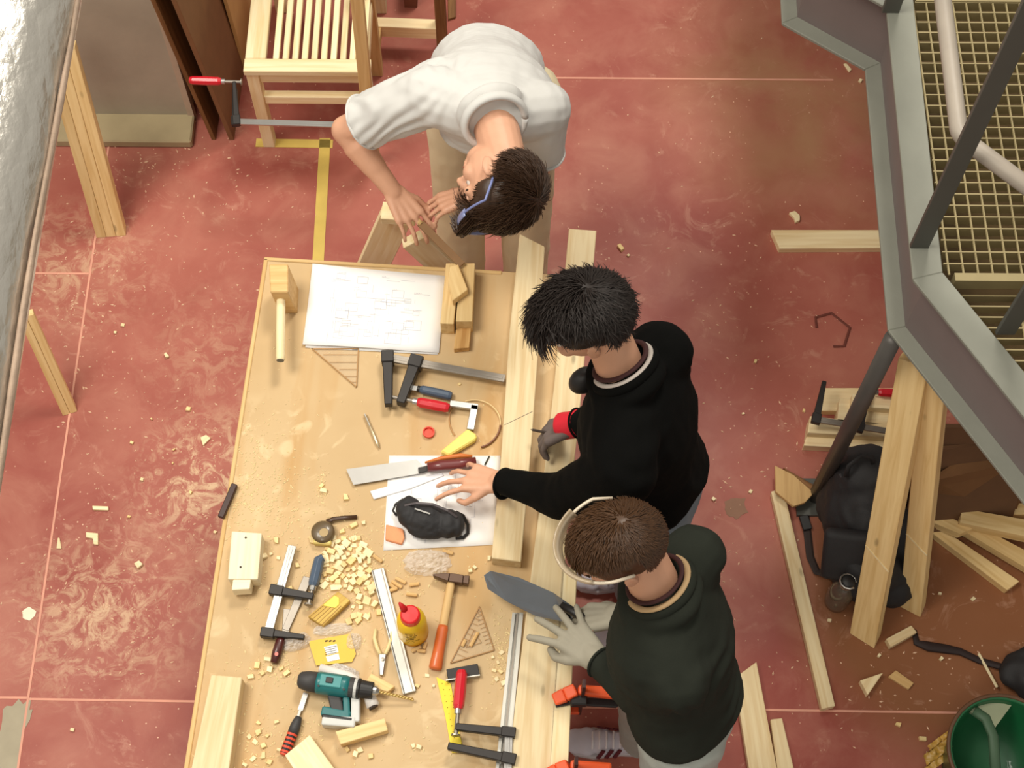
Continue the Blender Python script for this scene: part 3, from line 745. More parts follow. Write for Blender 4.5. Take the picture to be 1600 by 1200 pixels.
# mallet
ml = thing('wooden_mallet', 'wooden mallet standing on its head with the handle pointing to the viewer', 'mallet', pt(440, 470))
mh = .125
a0, a1, a2, a3 = pt(420, 412, mh), pt(450, 412, mh), pt(450, 456, mh), pt(422, 456, mh)
bx = [V((q.x + s * .004, q.y + u * .004, T)) for q, s, u in ((a0, 2, -3), (a1, 4, -3), (a2, 3, 0), (a3, 2.5, 0))]
obj('head', G().hexa(bx[::-1], [a3, a2, a1, a0]) if False else G().hexa([bx[3], bx[2], bx[1], bx[0]], [a3, a2, a1, a0]), BEECH, ml, bev=.003)
hz = .075
q0 = P(439, 470, T + hz); q1 = P(438, 563, T + hz)
obj('handle', G().tube([q0 + V((0, .03, 0)), q0, q0.lerp(q1, .5), q1 + V((0, .006, 0)), q1], [.0125, .0125, .0128, .0125, .011], 16), PINEP, ml, M=frame_of(q0, q1), smooth=False, bev=.001)
obj('handle_end', G().tube([q1, q1 + V((0, -.0012, 0))], .0105, 16), mat('grey_end', (120, 116, 104), .7), ml)

# drawings
def paper(name, px, label, h0, curl=0, nx=12, ny=8, lines=0, seed=1):
    rnd = random.Random(seed)
    c = [pt(x, y, h0) for x, y in px]; g = G(); vs = []
    def sur(u, v_):
        q = c[0].lerp(c[1], u).lerp(c[3].lerp(c[2], u), v_)
        q.z += curl * ((1 - v_) ** 3 * (1 - u) ** 2 * .4 + .12 * (1 + sin(u * 5)) * (v_ ** 6)) ; return q
    for j in range(ny + 1):
        for i in range(nx + 1): vs.append(sur(i / nx, j / ny))
    g.add(vs, [(j * (nx + 1) + i, (j + 1) * (nx + 1) + i, (j + 1) * (nx + 1) + i + 1, j * (nx + 1) + i + 1) for j in range(ny) for i in range(nx)])
    o = obj(name, g, PAPER, None, label=label, cat='paper', smooth=True)
    s = o.modifiers.new('t', 'SOLIDIFY'); s.thickness = .0012
    if lines:
        g = G()
        def ln(u0, v0, u1, v1, w_=.0007):
            n = max(1, int(max(abs(u1 - u0), abs(v1 - v0)) * 12))
            for k in range(n):
                a = sur(u0 + (u1 - u0) * k / n, v0 + (v1 - v0) * k / n); b_ = sur(u0 + (u1 - u0) * (k + 1) / n, v0 + (v1 - v0) * (k + 1) / n)
                g.bar(a + V((0, 0, .0009)), b_ + V((0, 0, .0009)), w_, .0003)
        for _ in range(lines):
            u, v_ = rnd.uniform(.15, .8), rnd.uniform(.08, .85); kind = rnd.random()
            if kind < .45: ln(u, v_, u, min(.95, v_ + rnd.uniform(.03, .2)))
            elif kind < .8: ln(u, v_, min(.93, u + rnd.uniform(.03, .18)), v_)
            else:
                w_ = rnd.uniform(.04, .12); h_ = w_ * 1.1
                ln(u, v_, u + w_, v_); ln(u + w_, v_, u + w_, min(.95, v_ + h_)); ln(u, v_, u, min(.95, v_ + h_)); ln(u, min(.95, v_ + h_), u + w_, min(.95, v_ + h_))
            if rnd.random() < .35:
                for k in range(rnd.randint(3, 6)): ln(u + k * .012, v_ - .015, u + k * .012 + .005, v_ - .015, .0016)
        obj('drawing_lines', g, INK, o, kind='stuff')
    return o
paper('drawing_sheet', [(491, 420), (693, 434), (684, 554), (477, 543)], 'lower of two paper sheets beside the mallet, only its edge showing', .003)
paper('drawing_sheet', [(489, 415), (697, 431), (686, 551), (473, 539)], 'large white sheet with faint technical drawings beside the mallet', .0065, .03, lines=62, seed=3)
paper('drawing_sheet', [(608, 712), (782, 712), (776, 851), (599, 860)], 'white drawing sheet lying under the black pouch', .002, .004, lines=34, seed=9)

# set squares
PLAS = mat('tinted_plastic_edge', (170, 128, 78), .3)
def setsquare(name, px, label, ticks, hole=True):
    c = [pt(x, y, .003) for x, y in px]; o = thing(name, label, 'set square', (c[0] + c[1] + c[2]) / 3 - V((0, 0, .003)))
    obj('plate', G().prism(c, T + .0005), CLEAR, o)
    g = G()
    for i in range(3): g.bar(c[i], c[(i + 1) % 3], .0028, .0034)
    obj('bevelled_edge', g, PLAS, o)
    g = G(); cen = (c[0] + c[1] + c[2]) / 3
    for a, b_ in ticks: g.bar(pt(*a, .0035), pt(*b_, .0035), .0012, .0008)
    obj('ruling', g, PLAS, o)
    return o
setsquare('set_square', [(488, 545), (560, 545), (557, 605)], 'clear set square half under the large drawing sheet', [((505, 554), (559, 554)), ((515, 566), (559, 566)), ((530, 577), (558, 577)), ((538, 588), (558, 588)), ((547, 597), (558, 597))])
s2 = [(749, 948), (772, 1016), (704, 1036)]
tk = []
for i in range(9):
    a = .1 + i * .09; x0 = 749 + (772 - 749) * a; y0 = 948 + (1016 - 948) * a; tk.append(((x0 - 1, y0), (x0 - 9, y0 + 3)))
    x0 = 749 + (704 - 749) * a; y0 = 948 + (1036 - 948) * a; tk.append(((x0 + 1, y0 + 1), (x0 + 9 + i * .8, y0 + 4 + i * .4)))
tk += [((740, 985), (728, 1012)), ((728, 1012), (752, 1004)), ((752, 1004), (740, 985))]
setsquare('set_square', s2, 'clear set square to the right of the hammer', tk)

# clamps on the bench
z1 = T + .03
fclamp('bar_clamp', 'bar clamp with red handle lying below the large drawing sheet', P(612, 560, z1), P(789, 592, z1), (0, 0, 1),
       (P(606, 558, z1), P(607, 634, z1)), (P(650, 566, z1), P(626, 632, z1)), spin=(P(610, 620, z1), P(652, 628, z1), P(702, 638, z1)), barw=.023, barh=.008, barm=STEELD, jw=.03, jt=.03, taper=.7)
o = thing('dark_chisel', 'chisel with a slate blue handle under the black clamp jaws', 'chisel', pt(660, 610))
q0, q1, q2 = pt(628, 604, .014), pt(656, 608, .015), pt(706, 619, .014)
obj('blade', G().bar(q0, q1, .014, .005), STEEL, o); obj('ferrule', G().tube([q1 - (q2 - q1) * .08, q1 + (q2 - q1) * .05], .009, 12), BLACKM, o)
obj('handle', G().tube([q1, q1.lerp(q2, .1), q1.lerp(q2, .5), q1.lerp(q2, .9), q2], [.009, .0125, .0135, .013, .010], 10), mat('slate_blue', (72, 88, 108), .4, coat=.3), o, bev=.001)
o = thing('steel_bracket', 'bent bright steel bracket beside the red clamp handle', 'bracket', pt(720, 645))
obj('long_arm', G().bar(pt(703, 631, .018), pt(747, 637, .018), .018, .012), STEEL, o, bev=.001)
obj('short_arm', G().bar(pt(742, 634, .018), pt(735, 672, .018), .02, .012), STEEL, o, bev=.001)
block('yellow_pad', [(688, 705), (731, 669), (745, 679), (744, 686), (702, 711)], .022, mat('pale_yellow_foam', (240, 222, 120), .7), 'pale yellow oblong pad above the wooden saw handle', 'pad', bev=.004)
o = thing('cable_loop', 'thin brown and clear cord curled in a ring beside the yellow pad', 'cord', pt(745, 655))
def arc(cx, cy, rx, ry, a0, a1, h, n=16): return [pt(cx + rx * cos(radians(a0 + (a1 - a0) * i / n)), cy - ry * sin(radians(a0 + (a1 - a0) * i / n)), h) for i in range(n + 1)]
obj('dark_part', G().tube(arc(741, 661, 41, 39, -5, -75, .006), .0028, 6), mat('dark_cord', (116, 66, 28), .4), o)
obj('clear_part', G().tube(arc(741, 661, 41, 36, -5, 110, .006), .002, 6), mat('clear_cord', (226, 196, 140), .3), o)
obj('inner_part', G().tube(arc(750, 655, 48, 44, 140, 215, .004), .0018, 6), mat('tan_cord', (176, 128, 70), .4), o)
# red cap
cp0 = pt(670, 677, 0)
obj('bottle_cap', G().lathe(cp0, [(.0155, 0), (.0165, .002), (.0165, .010), (.0135, .010), (.0125, .004), (.001, .0035)], n=24), mat('coral_cap', (218, 70, 44), .5), label='small round orange-red cap on the bench left of the yellow pad', cat='cap', smooth=False)
# pen
o = thing('silver_pen', 'slim silver pen lying on bare tabletop left of the red cap', 'pen', pt(581, 674))
q0, q1 = pt(570, 648, .006), pt(593, 701, .006)
obj('barrel', G().tube([q0, q0.lerp(q1, .02), q0.lerp(q1, .85), q1], [.003, .0052, .0052, .0012], 10), mat('champagne_metal', (206, 186, 150), .3, .6), o, smooth=True)
obj('clip', G().bar(q0 + V((0, 0, .006)), q0.lerp(q1, .35) + V((0, 0, .006)), .002, .0012), STEEL, o)
# tenon saw
o = thing('back_saw', 'saw with a polished blade and dark red wooden handle', 'saw', pt(640, 735))
top = [pt(x, y, .010) for x, y in ((541, 733), (651, 718), (661, 730), (664, 738), (552, 757))]
obj('blade', G().prism(top, T + .0088), STEEL, o)
g = G()
for i in range(60):
    a = pt(552, 757, .010).lerp(pt(664, 738, .010), i / 60); b_ = pt(552, 757, .010).lerp(pt(664, 738, .010), (i + 1) / 60); c_ = (a + b_) / 2 + V((0, -.0022, 0))
    g.prism([a, b_, c_], T + .0088)
obj('teeth', g, STEEL, o, kind='stuff')
obj('tang', G().bar(pt(654, 735, .013), pt(672, 731, .015), .014, .006), BLACKM, o)
q = [pt(x, y, .02) for x, y in ((668, 730), (690, 727), (718, 725), (744, 721))]
obj('handle', G().tube(q, [.013, .015, .0145, .013], 12, flat=.8), mat('dark_red_handle', (108, 40, 40), .4, coat=.3), o, smooth=True)
obj('handle_wood', G().tube([pt(x, y, .014) for x, y in ((664, 723), (690, 716), (720, 712), (738, 713))], [.003, .006, .007, .004], 10), mat('orange_wood', (206, 116, 52), .45), o, smooth=True)
block('white_rule', [(578, 767), (640, 750), (690, 738), (694, 743), (640, 764), (584, 780)], .006, mat('white_enamel', (226, 226, 230), .4), 'white flat rule under the saw, its end on the drawing sheet', 'rule')
beam('dark_pencil', pt(757, 727, .006), pt(765, 712, .006), .004, .004, mat('dark_green_paint', (50, 52, 40), .5), 'short dark pencil stub between the gesturing hand and the beam', 'pencil')
beam('black_marker', pt(345, 809, .012), pt(367, 757, .012), .017, .014, mat('brown_black', (58, 34, 28), .5), 'stubby black square bar on the left edge of the bench', 'marker')

# pouch
o = thing('zip_pouch', 'black zipped pouch with a wrist loop on the drawing sheet', 'pouch', pt(670, 815))
g = G()
for x, y, z, a, b_, c_ in ((640, 800, .03, .035, .045, .03), (668, 812, .035, .05, .045, .036), (700, 818, .032, .034, .042, .032), (630, 798, .025, .02, .03, .022), (714, 820, .03, .02, .034, .026), (670, 826, .028, .06, .03, .026)):
    g.ell(pt(x, y, z), (a, b_, c_))
remesh('body', g, NYL, .004, o, 6, lambda p_, n_: .003 * noise.noise(p_ * 40) + .0015 * noise.noise(p_ * 90))
obj('zip', G().tube([pt(x, y, z) for x, y, z in ((632, 790, .056), (650, 786, .066), (676, 788, .071), (700, 798, .068), (714, 808, .058))], .0035, 6, flat=.4), mat('zip_dark', (76, 70, 72), .4, .4), o)
obj('zip_pull', G().bar(pt(648, 795, .068), pt(672, 803, .074), .004, .003), STEEL, o)
obj('wrist_loop', G().tube([pt(x, y, z) for x, y, z in ((712, 800, .04), (724, 806, .03), (731, 820, .014), (731, 833, .008), (724, 840, .008), (712, 841, .012))], .005, 8, flat=.35, up=(0, 0, 1)), BLACKP, o, smooth=True)
obj('side_loop', G().tube([pt(x, y, z) for x, y, z in ((630, 780, .04), (618, 788, .03), (614, 798, .02), (620, 806, .02))], .0035, 8, flat=.5), BLACKP, o, smooth=True)
block('orange_block', [(603, 819), (630, 826), (632, 840), (628, 850), (602, 843)], .014, mat('salmon_rubber', (228, 150, 104), .7, var=.15), 'orange-pink sanding block at the lower left corner of the pouch', 'sanding block', bev=.002)
# tape measure
o = thing('tape_measure', 'round brown tape measure with its dark blade pulled out', 'tape measure', pt(505, 835))
R_ = Matrix.Rotation(-.15, 3, 'Z')
obj('case', G().lathe(pt(506, 836, 0), [(.026, 0), (.030, .003), (.031, .026), (.026, .031), (.008, .032), (0, .032)], n=22), mat('brown_case', (96, 78, 52), .4, coat=.3), o, smooth=True)
obj('side_panel', G().bar(pt(490, 847, .012), pt(518, 849, .012), .014, .022), mat('tape_yellow', (224, 200, 120), .5), o, bev=.003)
obj('badge', G().lathe(pt(506, 832, .0322), [(.012, 0), (.012, .001), (0, .0012)], n=18), mat('badge_tan', (170, 144, 98), .5), o)
obj('blade', G().tube([pt(x, y, z) for x, y, z in ((510, 815, .012), (520, 811, .012), (535, 809, .010), (558, 808, .006))], .006, 8, flat=.3), mat('tape_dark', (70, 46, 28), .4), o, smooth=True)
# white tenon block
WH = wood('whitewood', (246, 236, 208), (238, 222, 184), knots=False)
o = thing('tenon_block', 'pale drilled block with a stepped tenon at the left edge of the bench', 'block', pt(380, 880))
block('body', [(362, 830), (409, 833), (403, 905), (356, 905)], .055, WH, parent=o)
block('tenon', [(364, 905.5), (392, 905.5), (390, 920), (362, 922)], .054, WH, parent=o, hb=.01)
for x, y in ((384, 840), (376, 886)): obj('hole', G().lathe(pt(x, y, .0551), [(.003, 0), (.003, .0004), (0, .0004)], n=12), mat('hole_dark', (70, 60, 50), .9), o)
# clamp 3
z1 = T + .022
fclamp('bar_clamp', 'bar clamp with a slate blue handle lying beside the stepped pale block', P(418, 992, z1), P(457, 853, z1), (0, 0, 1),
       (P(416, 989, z1), P(476, 996, z1)), (P(431, 923, z1), P(490, 933, z1)), hcol=mat('slate_blue', (72, 88, 108)), spin=(P(482, 946, z1), P(489, 916, z1), P(505, 871, z1)), barw=.022, barh=.008, jw=.022, jt=.018)
o = thing('broad_chisel', 'broad chisel with a dull blade and dark red handle, below the blue-handled clamp', 'chisel', pt(450, 960))
obj('blade', G().bar(pt(481, 902, .006), pt(446, 985, .006), .024, .006, w2=.018).bar(pt(452, 900 + 52, .0055), pt(446, 990, .0055), .03, .005, w2=.018), STEELD, o, bev=.001)
q1, q2 = pt(440, 996, .014), pt(428, 1036, .013)
obj('handle', G().tube([q1, q1.lerp(q2, .15), q1.lerp(q2, .6), q2], [.009, .0125, .0135, .010], 12), mat('oxblood', (72, 26, 22), .4, coat=.4), o, smooth=True)
obj('label_dot', G().lathe(pt(432, 1022, .0272), [(.005, 0), (.005, .0008), (0, .0008)], n=14), mat('pink_dot', (220, 120, 110), .5), o)
# ribbed yellow wooden block
o = thing('ribbed_block', 'yellowish ribbed wooden block with a bright yellow patch', 'block', pt(514, 950))
block('body', [(481, 963), (528, 924), (547, 938), (505, 978)], .022, wood('yellow_wood', (220, 188, 104), (186, 146, 70), knots=False), parent=o, ga=0)
block('patch', [(504, 946), (523, 930), (530, 934), (530, 944), (524, 950)], .0245, mat('bright_yellow', (246, 222, 96), .6), parent=o, hb=.0222)
g = G()
for i in range(5):
    a = i / 5 + .1; g.bar(pt(481 + 24 * a, 963 + 15 * a, .0222), pt(528 + 19 * a - 12, 924 + 14 * a + 10, .0222), .0012, .0014)
obj('grooves', g, mat('groove_brown', (150, 110, 50), .7), o)
# blister pack
o = thing('blister_pack', 'clear blister packet with a yellow card and white label', 'packet', pt(510, 1010))
block('card', [(482, 1002), (548, 990), (556, 1022), (550, 1034), (494, 1040)], .006, mat('card_yellow', (226, 184, 56), .5), parent=o, hb=.004, bev=0)
block('label', [(506, 1011), (526, 1006), (529, 1019), (511, 1024)], .0075, PAPER, parent=o, hb=.0062, bev=0)
block('label', [(509, 1026), (529, 1021), (531, 1030), (512, 1034)], .0075, PAPER, parent=o, hb=.0062, bev=0)
g = G()
for i in range(4): g.bar(pt(508, 1013 + i * 3.3, .0078), pt(526, 1009 + i * 3.3, .0078), .0012, .0004)
for i in range(3): g.bar(pt(508 + i * 6, 1002, .0066), pt(512 + i * 6, 1001, .0066), .004, .0006)
obj('print', g, mat('label_ink', (70, 60, 40), .8), o)
def crumple(name, px, py, w_, h_, hh, m_, parent=None, seed=0, n=18, rot=0, label=None, cat=None):
    g = G(); vs = []; c_ = pt(px, py, 0)
    for i in range(n):
        for j in range(n):
            u, v_ = i / (n - 1) * 2 - 1, j / (n - 1) * 2 - 1
            r = noise.noise(V((u * 3 + seed, v_ * 3, seed))); r2 = noise.noise(V((u * 6, v_ * 6 + seed, 5)))
            sq = 1 - .25 * (u * u * v_ * v_)
            x = u * w_ * sq * (1 + .15 * r); y = v_ * h_ * sq * (1 + .15 * r2)
            z = .003 + hh * max(0, (1 - max(abs(u), abs(v_)) ** 3)) * (.55 + .8 * abs(r) + .5 * abs(r2))
            q = V((x * cos(rot) - y * sin(rot), x * sin(rot) + y * cos(rot), z)) + c_; vs.append(q)
    g.add(vs, [(i * n + j, (i + 1) * n + j, (i + 1) * n + j + 1, i * n + j + 1) for i in range(n - 1) for j in range(n - 1)])
    return obj(name, g, m_, parent, label=label, cat=cat, smooth=False)
crumple('film', 463, 1004, .038, .022, .02, CLEARB, o, 1, rot=.3)
crumple('film', 520, 984, .05, .016, .012, CLEARB, o, 4, rot=.1)
crumple('film', 553, 1003, .02, .022, .018, CLEARB, o, 7)
crumple('plastic_bag', 668, 880, .062, .036, .024, CLEARB, None, 3, n=24, label='crumpled clear plastic bag between the pouch and the hammer', cat='plastic bag')
# pliers
o = thing('pliers', 'open pliers with cream handles left of the aluminium straightedge', 'pliers', pt(597, 1030))
CR = mat('cream_grip', (224, 204, 150), .5)
for s, pts_ in ((1, ((587, 983), (585, 997), (589, 1012), (596, 1026))), (-1, ((611, 985), (611, 1000), (606, 1014), (600, 1026)))):
    obj('handle', G().tube([pt(x, y, .008) for x, y in pts_], [.004, .0055, .0055, .005], 10), CR, o, smooth=True)
obj('jaws', G().bar(pt(598, 1022, .009), pt(596, 1056, .008), .02, .012, w2=.010, h2=.008), STEEL, o, bev=.002)
obj('pivot', G().lathe(pt(598, 1030, .0152), [(.005, 0), (.005, .0015), (0, .002)], n=14), STEELD, o)
# straightedge
o = thing('straightedge', 'long grooved aluminium straightedge lying diagonally left of the glue bottle', 'straightedge', pt(615, 990))
p_, q_ = pt(590, 890, .006), pt(640, 1083, .006)
obj('bar', G().bar(p_, q_, .034, .012), ALU, o, frame_of(p_, q_), bev=.001)
d_ = E1 * .0
sd_ = (q_ - p_).normalized().cross(V((0, 0, 1)))
for k, m_ in ((-.010, STEELD), (.013, mat('dark_groove', (96, 92, 88), .5))): obj('groove', G().bar(p_ + sd_ * k + V((0, 0, .0062)), q_ + sd_ * k + V((0, 0, .0062)), .003, .0008), m_, o)
# glue bottle
gb0 = pt(646, 988, 0)
o = thing('glue_bottle', 'yellow glue bottle with a red spout cap standing on the bench', 'bottle', gb0)
lathe_parts(o, gb0, (('body', [(.034, 0), (.038, .004), (.039, .02), (.038, .09), (.036, .112), (.030, .128), (.024, .134)], YELLOW),), n=32)
obj('collar', G().lathe(gb0 + V((0, 0, .132)), [(.026, 0), (.026, .004), (.025, .022), (.021, .026), (.0, .027)], n=28), REDC, o, smooth=False, bev=.001)
q = gb0 + V((-.013, .010, .15))
obj('spout', G().tube([q, q + V((-.006, .006, .014)), q + V((-.013, .012, .028))], [.0105, .008, .003], 12), mat('dark_red_cap', (186, 22, 26), .4), o, smooth=True)
g = G()
for k, wd in enumerate((.55, .5, .62, .34, .6, .5)):
    for s in range(10):
        a0_ = -1.95 + wd * (s / 10) * 1.6; a1_ = a0_ + wd * .12
        z_ = .104 - k * .013
        if random.random() < .25: continue
        g.bar(gb0 + V((.0388 * cos(a0_), .0388 * sin(a0_), z_)), gb0 + V((.0388 * cos(a1_), .0388 * sin(a1_), z_)), .0012, .004 if k in (0, 3) else .0022)
obj('label_print', g, mat('label_print', (128, 96, 20), .7), o)
obj('base_band', G().lathe(gb0, [(.0385, .002), (.0392, .004), (.0392, .012), (.0385, .014)], n=32), mat('amber_band', (226, 160, 20), .5), o)
# hammer
o = thing('claw_hammer', 'hammer with a brown steel head and orange-tipped wooden handle', 'hammer', pt(693, 975))
hp = pt(706, 905, .018); hq = pt(680, 1046, .012)
obj('handle', G().tube([hp, hp.lerp(hq, .1), hp.lerp(hq, .52), hp.lerp(hq, .56)], [.010, .011, .0115, .0125], 14, flat=.85), BEECH, o, M=frame_of(hp, hq), smooth=True)
obj('grip', G().tube([hp.lerp(hq, .52), hp.lerp(hq, .56), hp.lerp(hq, .8), hp.lerp(hq, .98), hq], [.0125, .0145, .0150, .0175, .015], 14, flat=.85), mat('orange_grip', (206, 100, 44), .45, coat=.3), o, smooth=True)
a_, b_, c_ = pt(677, 900, .018), pt(702, 904, .02), pt(733, 908, .02)
HM = mat('brown_steel', (92, 70, 56), .4, .5, .15)
obj('head', G().bar(a_, b_, .005, .022, w2=.023, h2=.024).bar(b_, b_.lerp(c_, .7), .023, .024).bar(b_.lerp(c_, .7), c_, .02, .022, w2=.024, h2=.024), HM, o, bev=.0015)
# drill
TEAL = mat('teal_plastic', (22, 106, 108), .42, coat=.15)
DGR = mat('dark_grey_rubber', (58, 56, 56), .6)
o = thing('cordless_drill', 'teal and black cordless drill lying on its side with a bit in the chuck', 'drill', pt(525, 1085))
HZ = .04
A_ = pt(466, 1062, HZ); B_ = pt(588, 1080, HZ); d_ = (B_ - A_)
def AL(t): return A_ + d_ * t
obj('motor_end', G().tube([AL(0), AL(.03), AL(.12), AL(.27)], [.014, .021, .025, .027], 20), DGR, o, smooth=True)
obj('motor_housing', G().tube([AL(.24), AL(.27), AL(.6), AL(.66)], [.0265, .0285, .0285, .026], 20), TEAL, o, smooth=True)
obj('gear_ring', G().tube([AL(.65), AL(.72)], .026, 20), DGR, o, bev=.001)
obj('speed_ring', G().tube([AL(.72), AL(.76)], .0265, 20), mat('light_ring', (196, 196, 192), .4), o, bev=.001)
obj('chuck', G().tube([AL(.76), AL(.79), AL(.80), AL(.96)], [.026, .0265, .023, .021], 20), BLACKP, o, bev=.001)
obj('chuck_nose', G().tube([AL(.96), AL(1.0), AL(1.04)], [.013, .012, .006], 16), STEEL, o, bev=.0005)
bq0 = AL(1.02); bq1 = pt(646, 1093, .016)
bits = []
for i in range(41):
    bits.append(bq0.lerp(bq1, i / 40))
gt = G()
for ph in (0, pi):
    ax = (bq1 - bq0).normalized(); u_ = ax.cross(V((0, 0, 1))).normalized(); v2 = u_.cross(ax)
    gt.tube([b + (u_ * cos(i * .9 + ph) + v2 * sin(i * .9 + ph)) * .0022 for i, b in enumerate(bits)], .0026, 6)
obj('drill_bit', gt, mat('gold_bit', (206, 176, 110), .35, .5), o, smooth=True)
pn = pt(516, 1057, .0)
obj('top_panel', G().bar(AL(.29) + V((0, .002, .0265)), AL(.57) + V((0, .002, .0265)), .030, .006), mat('light_teal', (58, 140, 140), .4), o, bev=.002)
obj('switch', G().bar(AL(.37) + V((0, .003, .031)), AL(.46) + V((0, .003, .031)), .014, .005), BLACKP, o, bev=.001)
GR0 = pt(520, 1074, .026); GR1 = pt(530, 1122, .022)
obj('grip', G().bar(GR0, GR1, .034, .030, w2=.032), DGR, o, bev=.006, seg=3)
obj('handle_shell', G().bar(pt(541, 1080, .024), pt(543, 1124, .022), .017, .034).bar(pt(503, 1112, .022), pt(548, 1121, .022), .024, .034), TEAL, o, bev=.005, seg=3)
obj('trigger', G().bar(pt(536, 1084, .024), pt(536, 1098, .024), .012, .014), BLACKP, o, bev=.003)
obj('battery', G().bar(pt(504, 1127, .02), pt(556, 1131, .02), .026, .04).bar(pt(556, 1090, .02), pt(556, 1130, .02), .022, .036), mat('light_battery', (206, 206, 202), .5), o, bev=.004, seg=2)
obj('battery_foot', G().bar(pt(504, 1121, .02), pt(552, 1127, .02), .010, .042), BLACKP, o, bev=.003)
for t_ in (.28, .60): obj('screw', G().lathe(AL(t_) + V((0, -.014, .0255)), [(.003, 0), (.003, .001), (0, .001)], n=10), BLACKP, o)
# white tool behind the drill
WP = mat('offwhite_plastic', (228, 222, 216), .45)
o = thing('white_tube', 'off-white plastic tube with an open end behind the cordless drill', 'tube', pt(545, 1065))
obj('tube', G().tube([pt(500, 1044, .014), pt(545, 1058, .016), pt(575, 1080, .016), pt(583, 1104, .016)], [.012, .014, .016, .017], 14), WP, o, smooth=True)
obj('open_end', G().tube([pt(583, 1104, .016), pt(584, 1106, .016)], .012, 14), mat('dark_inside', (60, 50, 46), .8), o)
crumple('white_film', 538, 1052, .04, .02, .02, mat('white_film', (230, 226, 222), .3, alpha=.7), None, 11, rot=-.35, label='crumpled whitish film between the blister packet and the drill', cat='film')
block('pine_wedge', [(568, 1070), (580, 1052), (617, 1072), (606, 1081)], .022, JB, 'pine wedge just above the drill bit', 'block')
# small red chisel
o = thing('striped_chisel', 'narrow chisel with a black and red striped handle left of the drill', 'chisel', pt(462, 1130))
obj('blade', G().bar(pt(478, 1083, .008), pt(469, 1110, .010), .013, .004).bar(pt(470, 1108, .010), pt(465, 1122, .012), .006, .006), STEEL, o)
q1, q2 = pt(467, 1120, .014), pt(444, 1180, .013)
for i in range(9):
    a, b_ = i / 9, (i + 1) / 9 + .003
    rr = [.0095, .0125, .0135, .0135, .013, .013, .013, .013, .012, .009]
    if i < 4 and i > 0: continue
    if i == 0: obj('handle_front', G().tube([q1, q1.lerp(q2, .12), q1.lerp(q2, .25), q1.lerp(q2, .45)], [.008, .0115, .0135, .0132], 12), DGR, o, smooth=True)
    else: obj('handle_ring', G().tube([q1.lerp(q2, a), q1.lerp(q2, a + .055)], .0134, 12).tube([q1.lerp(q2, a), q1.lerp(q2, b_)], .0122, 12), mat('orange_red', (214, 74, 48), .45) if i % 1 == 0 else DGR, o)
obj('handle_core', G().tube([q1.lerp(q2, .44), q1.lerp(q2, .96)], .0127, 12), BLACKP, o)
# blocks bottom
block('pine_block', [(524, 1143), (601, 1122), (606, 1141), (532, 1163)], .034, JB, 'square pine block below the drill', 'block')
block('pine_block', [(445, 1180), (484, 1148), (545, 1232), (490, 1250)], .03, PINEP, 'wide pale offcut with angled corners, bottom edge of the bench', 'block')
# perforated yellow strip, black try square
o = thing('yellow_rule', 'yellow perforated plastic rule under the red clamp handle', 'rule', pt(703, 1110))
block('strip', [(682, 1058), (704, 1068), (714, 1120), (724, 1176), (706, 1176), (696, 1120)], .004, mat('lemon_plastic', (240, 214, 44), .5), parent=o, bev=0)
g = G()
for i in range(11):
    for s in (0, 1): g.lathe(pt(691 + 9 * s + i * 2.1, 1068 + i * 9.4, .0041), [(.0014, 0), (.0014, .0003), (0, .0003)], n=6)
obj('holes', g, mat('hole_olive', (150, 128, 30), .8), o)
o = thing('try_square', 'black-stocked try square crossing the top of the yellow rule', 'try square', pt(722, 1054))
obj('stock', G().bar(pt(699, 1056, .010), pt(748, 1047, .010), .030, .016), BLACKM, o, bev=.001)
obj('edge_strip', G().bar(pt(697, 1064, .010), pt(750, 1056, .010), .003, .018), ALU, o)
z1 = T + .04
fclamp('bar_clamp', 'black clamp with a red wooden handle at the foot of the yellow rule', P(795, 1142, z1), P(793, 1212, z1), (0, 0, 1),
       (P(797, 1145, z1), P(712, 1136, z1)), (P(796, 1186, z1), P(700, 1166, z1)), spin=(P(712, 1150, z1), P(716, 1108, z1), P(721, 1047, z1)), barw=.02, jw=.022, jt=.022, taper=.8)
# dowels
k = 0
for (x0, y0, x1, y1) in ((612, 908, 628, 918), (618, 903, 634, 911), (609, 913, 620, 921), (606, 924, 621, 919), (635, 928, 652, 930), (640, 914, 655, 912), (583, 868, 597, 878), (692, 860, 708, 865), (643, 1018, 658, 1010), (662, 1014, 666, 1004), (735, 1010, 747, 988), (722, 1010, 727, 1000), (665, 1018, 652, 1016)):
    a, b_ = pt(x0, y0, .0055), pt(x1, y1, .0055)
    obj('dowel', G().tube([a, a.lerp(b_, .08), a.lerp(b_, .92), b_], [.0042, .005, .005, .0042], 8), BEECH, None, frame_of(a, b_), smooth=False, label='short wooden dowel pin among those around the glue bottle', cat='dowel', group='dowel pins around the glue bottle')
